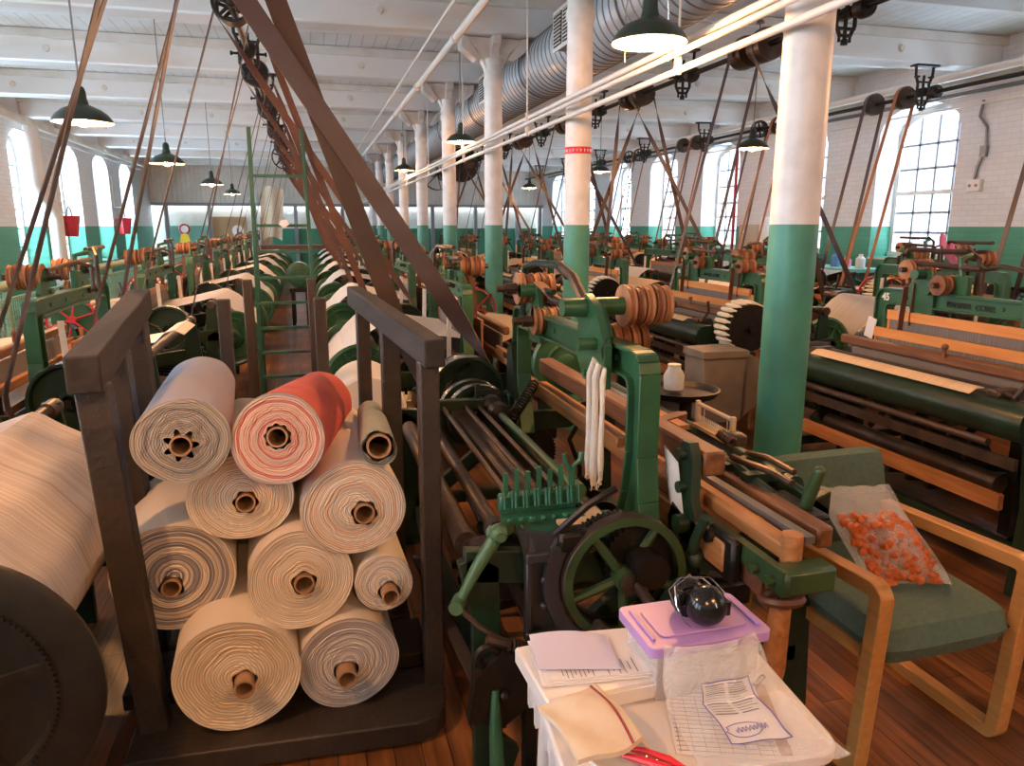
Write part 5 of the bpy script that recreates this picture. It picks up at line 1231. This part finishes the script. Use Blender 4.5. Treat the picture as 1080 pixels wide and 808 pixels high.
m=MB(); m.box((.05,-.005,.03),(.01,.02,.03)); m.box((-.045,.02,.05),(.018,.02,.035),bev=.004); m.build('yoke','black_plastic',EM)
# clear bag draped over the tub front, with a printed card in it
def bagp(u,v):
    # u across, v down
    w_=.25+.75*abs(2*u-1)
    if v<.5: k=v/.5; y=1.196-.035*k; z=.786-.118*k
    else: k=(v-.5)/.5; y=1.161-.16*k; z=.668-.006*k
    x=.632+.205*u+.045*v*(u*1.6-.3)
    return (x+.002*sin(17*v+5*u),y-.018*u*(1-u)*4*(1-v)+.002*sin(23*u+9*v)*w_-.03*u*v,z+.003*sin(19*u+13*v)*w_*min(1,v*2)+.012*sin(pi*min(1,max(0,(v-.3)/.5)))+.001*sin(31*v))
m=MB(); m.grid(bagp,26,34,True); m.grid(lambda u,v:tuple(V(bagp(u,v))+V((0,-.004-.004*sin(9*u)*sin(7*v),.0035))),26,34,True)
for uu in (0,1): m.tube([bagp(uu,k/20) for k in range(21)],.0011,5)
m.tube([bagp(k/20,0) for k in range(21)],.0014,5); m.tube([tuple(V(bagp(k/20,.06))+V((0,-.002,.001))) for k in range(21)],.0009,5)
tag(m.build('clear_bag','clear_film'),'clear polythene bag draped from the lilac tub to the table','bag')
def cardp(u,v):
    a=V(bagp(.30+.46*u,.30+.52*v)); return tuple(a+V((0,-.0025,.0025)))
CT=thing('printed_card','white card with purple border and writing inside the clear bag','card')
m=MB(); m.grid(cardp,10,14,True); m.build('card','paper_white',CT)
m=MB()
def ln(u0,v0,u1,v1,r=.0009,mm=None):
    n=8; mm.tube([V(cardp(u0+(u1-u0)*i/n,v0+(v1-v0)*i/n))+V((0,-.0012,.0012)) for i in range(n+1)],r,4)
for a in ((0,0,1,0),(1,0,1,1),(1,1,0,1),(0,1,0,0)): ln(*a,.0011,m)
R=random.Random(5)
pts=[V(cardp(.35+.3*cos(q)*(1+.1*sin(9*q)),.83+.09*sin(q)))+V((0,-.0014,.0014)) for q in [i*.3 for i in range(22)]]; m.tube(pts,.0008,4)
pts=[V(cardp(.2+.55*i/30,.82+.035*sin(i*1.7)))+V((0,-.0014,.0014)) for i in range(31)]; m.tube(pts,.0008,4)
m.build('purple_lines','ink_purple',CT)
m=MB()
for i in range(13):
    v=.06+i*.045
    for (a,b) in ((.06,.44),(.52,.52+.4*R.uniform(.5,1))): ln(a,v,b,v,.0006 if i%4 else .0011,m)
m.build('print_lines','ink_grey',CT)
# binder, papers, canvas, sheet
t=thing('ring_binder','thick white ring binder under loose papers on the table','binder',(.515,1.325,.652),radians(3))
m=MB(); m.box((0,0,.019),(.24,.21,.038),bev=.004); m.build('cover','plastic_white',t); m=MB(); m.box((-.002,-.003,.019),(.23,.212,.028)); m.build('pages','paper_white',t)
m=MB(); m.cyl((.07,-.1075,.019),(.07,-.1055,.019),.004,n=12); m.cyl((-.07,-.1075,.019),(-.07,-.1055,.019),.004,n=12); m.build('rivet','grey_metal',t)
t=thing('printed_papers','printed white sheets fanned on the binder','papers',(.535,1.335,.692),radians(-6))
for i in range(3): m=MB(); m.box((-.01+.008*i,.004*i,.0015+.003*i),(.225,.17,.0022)); m.build('sheet','paper_white',t)
m=MB()
for i in range(14): m.box((-.075+i*.009 if i<8 else .02+(i-8)*.012,-.05,.0095),(.0014,.05 if i%3 else .03,.0006))
m.build('print_lines','ink_grey',t)
t=thing('lavender_papers','pale lavender folded papers lying on top of the printed sheets','papers',(.50,1.35,.7035),radians(-8))
m=MB(); m.grid(lambda u,v:(-.085+.17*u,-.055+.125*v-.02*u,.001+.012*max(0,sin(pi*u*.9+.2))*v),10,8,True,(0,0,.003)); m.build('sheet','paper_lavender',t)
def canv(u,v):
    x=.372+.155*u+.03*(1-v); y=1.05+.04*u+.14*v+.02*u*v; z=.70-.028*(1-v)*(1-v)*.6+.012*sin(pi*v)*(.6+.4*sin(4*u))+.004*sin(8*u+5*v)
    if u>.85: z-=.25*(u-.85)
    return (x,y-.015*sin(3*u),z)
t=thing('canvas_bag','folded cream canvas with a red stripe, at the front left of the table','cloth',(0,0,0))
m=MB(); m.grid(canv,24,24,True,(0,0,.010)); m.build('canvas','canvas_cream',t)
m=MB(); m.grid(lambda u,v:tuple(V(canv(.70+.018*u+.05*v,v))+V((0,0,.0108))),2,24,True,(0,0,.0008)); m.build('stripe','red_paint',t)
m=MB(); m.grid(lambda u,v:tuple(V(canv(.725+.008*u+.05*v,v))+V((0,0,.0108))),2,24,True,(0,0,.0008)); m.build('stripe','ink_grey',t)
t=thing('lined_sheet','white sheet with rows of grid lines under the clear bag','paper',(.725,1.135,.6525),radians(-20))
m=MB(); m.box((0,0,.001),(.19,.22,.002)); m.build('sheet','paper_white',t)
m=MB()
for i in range(17): m.box((0,-.10+i*.0125,.0024),(.18,.0008,.0006))
for i in range(8): m.box((-.085+i*.024,0,.0024),(.0008,.21,.0006))
m.build('grid_lines','ink_grey',t)
t=thing('kraft_folder','brown folder edge showing under the lined sheet','folder',(.752,1.14,.6508),radians(-20)); m=MB(); m.box((0,0,.0006),(.19,.215,.0012)); m.build('cover','cardboard',t)
t=thing('snips','red handled snips in front of the canvas','snips',(.545,1.045,.656),radians(128))
m=MB(); m.tube([(-.07,0,.008),(-.02,.004,.010),(.03,.012,.008),(.055,.02,.007)],[.005,.007,.007,.004],8); m.tube([(-.07,-.012,.008),(-.02,-.018,.010),(.03,-.012,.008),(.05,-.004,.007)],[.005,.007,.007,.004],8); m.build('handle','tool_red',t)
m=MB(); m.spring((-.02,-.006,.009),(.03,.0,.009),.004,.0009,8,7); m.tube([(.05,.01,.008),(.10,.012,.006)],[.006,.001],6); m.sphere((.055,.005,.01),.006); m.build('blade','bright_steel',t)
t=thing('black_clip','black wire clip on the table right of the clear bag','clip',(.875,1.215,.653),radians(35)); m=MB(); m.tube([(-.025,0,.003),(.02,0,.003),(.024,.005,.003),(.02,.009,.003),(-.02,.009,.003)],.0016,6); m.build('wire','black_plastic',t)
t=thing('white_pen','white pen under the canvas at the table front','pen',(.455,1.035,.658),radians(110)); m=MB(); m.cyl((-.06,0,0),(.06,0,0),.0045,n=10); m.build('barrel','plastic_white',t)
# ------------------------------------------------------------------ chair
CH=thing('armchair','green upholstered armchair with oak sled arms','chair',(1.745,1.88,0),radians(2))
for s in (-1,1):
    x=s*.272
    # closed loop of laminated oak: runner, front leg, arm, back leg
    def loop(off): 
        out=[]
        for (cy,cz,a0) in ((-.285,.575,180),(.24,.555,90),(.30,.06,0),(-.255,.05,270)):
            for k in range(7):
                q=radians(a0-90*k/6); r=.055-off if off<.05 else .012
                out.append((cy+ (.055)*0 + cos(q)*max(.055-off,.01), cz+sin(q)*max(.055-off,.01)))
        return out
    o_=loop(-.0); i_=loop(.048)
    m=MB(); n=len(o_)
    for k in range(n):
        l=(k+1)%n; m.prism([o_[k],o_[l],i_[l],i_[k]],'x',x-.024,x+.024)
    m.build('arm_frame','chair_oak',CH,bevel=.004)
def cushion(w,d,h,nx=20,ny=20,cr=.07):
    def f(top):
        def g(u,v):
            a,b=2*u-1,2*v-1; x=a*w/2; y=b*d/2
            e=(1-abs(a)**5)*(1-abs(b)**5)
            # round the corners in plan
            k=1-.06*(abs(a)**4)*(abs(b)**4)
            return (x*k,y*k,(h/2)*(e**.17)*(1 if top else -1))
        return g
    m=MB(); m.grid(f(True),nx,ny,True); m.grid(f(False),nx,ny,True); return m
m=cushion(.50,.56,.135); o=m.build('seat','seat_fabric',CH,loc=(0,-.05,.425),rot=(radians(3),0,0))
m=cushion(.54,.40,.08); o=m.build('backrest','seat_fabric',CH,loc=(.035,.285,.60),rot=(radians(77),0,0))
m=MB(); m.box((0,-.25,.35),(.52,.03,.05),bev=.008); m.box((0,.2,.36),(.52,.03,.05),bev=.008); m.box((0,.26,.46),(.5,.03,.05)); m.box((-.235,0,.37),(.03,.5,.04)); m.box((.235,0,.37),(.03,.5,.04)); m.build('seat_rail','chair_oak',CH)
# bag of orange pieces leaning on the seat
def bag2(u,v,side):
    x=1.60+.25*u+.06*v; y=2.02-.24*v-.05*u; z=.735-.255*v
    belly=sin(pi*u)*sin(pi*min(1,max(0,(v-.15)/.85)))
    return (x+.012*sin(5*v+2*side),y-.055*belly*(1 if side<0 else -.2)+.005*sin(15*u+9*v),z+.03*belly*(side<0)+.005*sin(21*u))
m=MB(); m.grid(lambda u,v:bag2(u,v,-1),24,24,True); m.grid(lambda u,v:bag2(u,v,1),24,24,True)
for uu in (0,1): m.tube([bag2(uu,k/20,-1) for k in range(21)],.0014,5)
m.tube([bag2(k/20,0,-1) for k in range(21)],.0018,5); m.tube([tuple(V(bag2(k/20,.07,-1))+V((0,-.003,0))) for k in range(21)],.0012,5)
tag(m.build('zip_bag','clear_film'),'clear zip bag of orange pieces leaning on the green seat','bag')
pc=None; R=random.Random(9)
for i in range(230):
    u=R.uniform(.10,.90); v=R.uniform(.30,.97); b=sin(pi*u)*sin(pi*(v-.15)/.85); f=R.uniform(.1,.9)
    a=V(bag2(u,v,-1)); c=V(bag2(u,v,1)); p=a.lerp(c,f)
    if pc is None:
        m=MB(); m.lathe([(.006,0),(.013,.003),(.014,.016),(.010,.024),(.004,.026)],(0,0,-.013),(0,0,1),9); pc=m.build('orange_earplug','tag_orange'); q=tag(pc,'small orange foam piece inside the clear zip bag','earplug','orange pieces in the zip bag')
    else: q=pc.copy(); COL.objects.link(q)
    q.location=p; q.rotation_euler=(R.uniform(0,6),R.uniform(0,6),0)
# ------------------------------------------------------------------ left side: guard rail, buckets
t=thing('guard_rail','green pipe rail with wire mesh guard beyond the left looms','railing',(-3.0,0,0))
m=MB(); m.cyl((0,3,1.0),(0,24,1.0),.05,n=14); m.build('top_rail','rail_green',t)
for k in range(9):
    y=4.4+2.1*k; m=MB(); m.box((0,y,.48),(.05,.05,.96)); m.build('post','rail_green',t)
m=MB(); m.box((0,13,.86),(.03,19.6,.03)); m.box((0,13,.08),(.03,19.6,.03))
for k in range(320): m.box((0,3.4+k*.06,.47),(.006,.010,.76))
for k in range(12): m.box((0,13,.12+k*.062),(.006,19.4,.008))
m.build('wire_mesh','mesh_green',t)
for i,(y,lb) in enumerate(((17.6,'nearer red fire bucket hung on the left wall'),(22.4,'farther red fire bucket hung on the left wall'))):
    t=thing('fire_bucket',lb,'bucket',(-4.78,y,1.38),0,'red fire buckets')
    m=MB(); m.lathe([(.10,0),(.13,.0),(.20,.40),(.205,.42),(.19,.42),(.12,.02)],(0,0,0),(0,0,1),6,False,False); m.cyl((0,0,.0),(0,0,.02),.12,n=6); m.build('pail','red_paint',t)
    m=MB(); m.tube([(0,-.2,.42),(0,-.1,.56),(0,0,.6),(0,.1,.56),(0,.2,.42)],.012,6); m.build('handle','black_iron',t)
    m=MB(); m.tube([(-.2,0,.7),(.0,0,.7),(.03,0,.62),(0,0,.58)],.012,6); m.cyl((-.2,0,.72),(-.2,0,1.5),.015,n=6); m.build('hook','white_pipe',t)
# signs and odd things by the end screen
for i,(x,z,mt,lb) in enumerate(((-3.45,1.5,'paper_white','round white and red sign on a post at the far end'),(-2.0,1.45,'paper_white','round white sign with dark mark at the far end'))):
    t=thing('round_sign',lb,'sign',(x,23.5,0)); m=MB(); m.cyl((0,0,z),(0,.03,z),.16,n=20); o=m.build('disc',mt,t); m=MB(); m.ring((0,-.005,z),(0,1,0),.13,.025,20,6) if i==0 else m.box((0,-.01,z),(.05,.02,.14)); m.build('mark','red_paint' if i==0 else 'ink_grey',o); m=MB(); m.cyl((0,.03,0),(0,.03,z),.03,n=8); m.build('pole','grey_metal',t)
m=MB(); m.prism([(-.15,0),(.15,0),(.1,.22),(0,.27),(-.1,.22)],'y',0,.03); tag(m.build('yellow_tag','yellow_plastic',loc=(-3.45,23.44,1.12)),'small yellow sign below the red ringed sign','sign')
t=thing('far_table','long brown table at the far end of the aisle','table',(-.2,24.4,0)); m=MB(); m.box((.0,0,.95),(3.0,.8,.12)); m.build('top','loom_wood_dark',t)
for x in (-1.3,1.3): m=MB(); m.box((x,0,.45),(.12,.7,.9)); m.build('leg','dark_brown_wood',t)
t=thing('hanging_apron','tan cloth hanging beyond the ladder at the far end','cloth',(-1.0,24,1.9)); m=MB(); m.grid(lambda u,v:(-.35+.7*u*(1-.2*v),.05*sin(9*u),.75-1.5*v+.12*sin(pi*u)),10,10,True,(0,.02,0)); m.build('cloth','canvas_cream',t)
# bobbin can beside the second right hand loom
t=thing('bobbin_can','grey sheet metal bin at the end of the second loom, left of the nearest column','bin',(2.62,4.42,0))
m=MB(); m.prism([(-.14,.30),(.14,.30),(.16,.78),(-.16,.78)],'y',-.13,.13); m.prism([(-.17,.74),(.17,.74),(.17,.79),(-.17,.79)],'y',-.14,.14); m.prism([(.16,.78),(.16,.3),(.45,.55),(.45,.62)],'y',-.10,-.08); m.build('bin','galv_bin',t,bevel=.004)
m=MB(); m.box((0,0,.15),(.05,.05,.3)); m.box((0,0,.01),(.25,.22,.02)); m.build('stand','oiled_iron',t)
# small sample frame and shuttle resting on the front loom
t=thing('sample_frame','small pale wooden frame strung with thread on the front loom','frame',(1.40,2.34,.845),radians(-2))
m=MB()
for y in (-.13,.13): m.box((0,y,.05),(.018,.018,.105),bev=.003)
m.cyl((0,-.13,.09),(0,.13,.09),.008,n=10); m.box((0,0,.012),(.05,.24,.014)); m.build('frame','pale_wood',t)
m=MB(); 
for k in range(16): m.cyl((.0,-.11+k*.0147,.02),(-.004,-.11+k*.0147,.05),.003,n=5)
m.tube([(0,-.09,.098),(.002,-.088,.06),(0,-.09,.02)],.002,5); m.tube([(0,.08,.098),(.002,.084,.05),(0,.08,.02)],.002,5); m.build('threads','bobbin_white',t)
m=MB(); m.prism([(-.10,0),(-.07,.025),(.07,.025),(.10,0),(.07,-.025),(-.07,-.025)],'z',0,.03); tag(m.build('wooden_block','loom_wood_dark',loc=(1.32,2.52,.85),rot=(0,0,.5)),'dark wooden block lying beside the little sample frame','block')
# things on the front loom's far side
m=MB(); m.lathe([(.02,0),(.045,.005),(.048,.07),(.03,.10),(.03,.12)],(1.585,3.02,.86),(1.585,3.02,1.86),16); tag(m.build('yarn_cone','cotton_white'),'cream cone of yarn behind the green arch','cone')
t=thing('work_tray','dark tray of oddments on a stand between the rows','tray',(1.61,3.0,0)); m=MB(); m.lathe([(.001,.0),(.16,.0),(.18,.03),(.17,.03),(.15,.01),(.001,.01)],(0,0,.84),(0,0,1.84),26,False); m.build('tray','oiled_iron',t); m=MB(); m.cyl((.03,0,0),(.03,0,.84),.03,n=10); m.cyl((0,0,0),(0,0,.03),.15,n=18); m.build('stand','oiled_iron',t)
m=MB(); R=random.Random(4); m.grid(lambda u,v:(.16*u,.14*v,.012+.03*abs(sin(7*u+5*v))),6,6,False,(0,0,.002)); tag(m.build('crumpled_paper','paper_white',loc=(3.74,3.93,.0)),'crumpled white paper on the floor behind the green chair','paper')
# coloured odds and ends on a bench by the windows
t=thing('window_bench','bench under the right windows crowded with coloured things','bench',(7.95,10.2,0)); m=MB(); m.box((0,0,.95),(.6,2.0,.05)); m.build('top','pale_teal',t); 
for y in (-.9,.9): m=MB(); m.box((0,y,.46),(.5,.06,.92)); m.build('leg','grey_metal',t)
for i,(dy,h,mt,w) in enumerate(((-.8,.18,'paper_white','white'),(-.5,.14,'tile_pink','pink'),(-.25,.2,'blue_plastic','blue'),(.1,.12,'ink_purple','purple'),(.35,.16,'plastic_white','white'),(.6,.2,'yellow_plastic','yellow'),(.85,.15,'tile_pink','pink'))):
    m=MB(); m.lathe([(.06,0),(.07,.01),(.07,h*.8),(.03,h),(.03,h+.03)],(0,0,0),(0,0,1),12); tag(m.build('jar',mt,loc=(7.9,10.2+dy,.976)),'%s jar on the bench by the right windows, %s from its near end'%(w,ORD[i]),'jar','jars on the window bench')
m=MB(); m.grid(lambda u,v:(.25*u,.1*sin(3*u)+.16*v,.30*(1-u)*(.6+.4*v)+.03*sin(9*v)),10,8,True,(.02,0,0)); tag(m.build('pink_bag','tile_pink',loc=(5.3,5.2,1.22)),'bright pink bag behind the arch of the loom marked 45','bag')
# ------------------------------------------------------------------ light
w=bpy.data.worlds.new('daylight'); SC.world=w; w.use_nodes=True
bg=w.node_tree.nodes['Background']; bg.inputs['Color'].default_value=(.74,.87,1,1); bg.inputs['Strength'].default_value=WORLD
for (wins,x,rx,zb) in ((rw,XR+WT+.02,1,1.12),(lw,XL-WT-.02,-1,.75)):
    for (a,c) in wins:
        L=bpy.data.lights.new('window_daylight','AREA'); L.shape='RECTANGLE'; L.size=2.1; L.size_y=1.4; L.energy=1; L.cycles.is_portal=True
        o=bpy.data.objects.new('window_daylight',L); COL.objects.link(o); o.location=(x,(a+c)/2,(zb+3.3)/2); o.rotation_euler=(0,radians(90)*rx,0)
SC.view_settings.view_transform='Standard'; SC.view_settings.look='None'; SC.view_settings.gamma=1; SC.view_settings.use_curve_mapping=False; SC.view_settings.exposure=EXPO
SC.cycles.max_bounces=8; SC.cycles.diffuse_bounces=5; SC.cycles.transparent_max_bounces=16; SC.cycles.sample_clamp_indirect=6; SC.cycles.caustics_reflective=False; SC.cycles.caustics_refractive=False
for o in SC.objects:
    if 'category' in o.keys() and 'kind' not in o.keys(): o['kind']='thing'
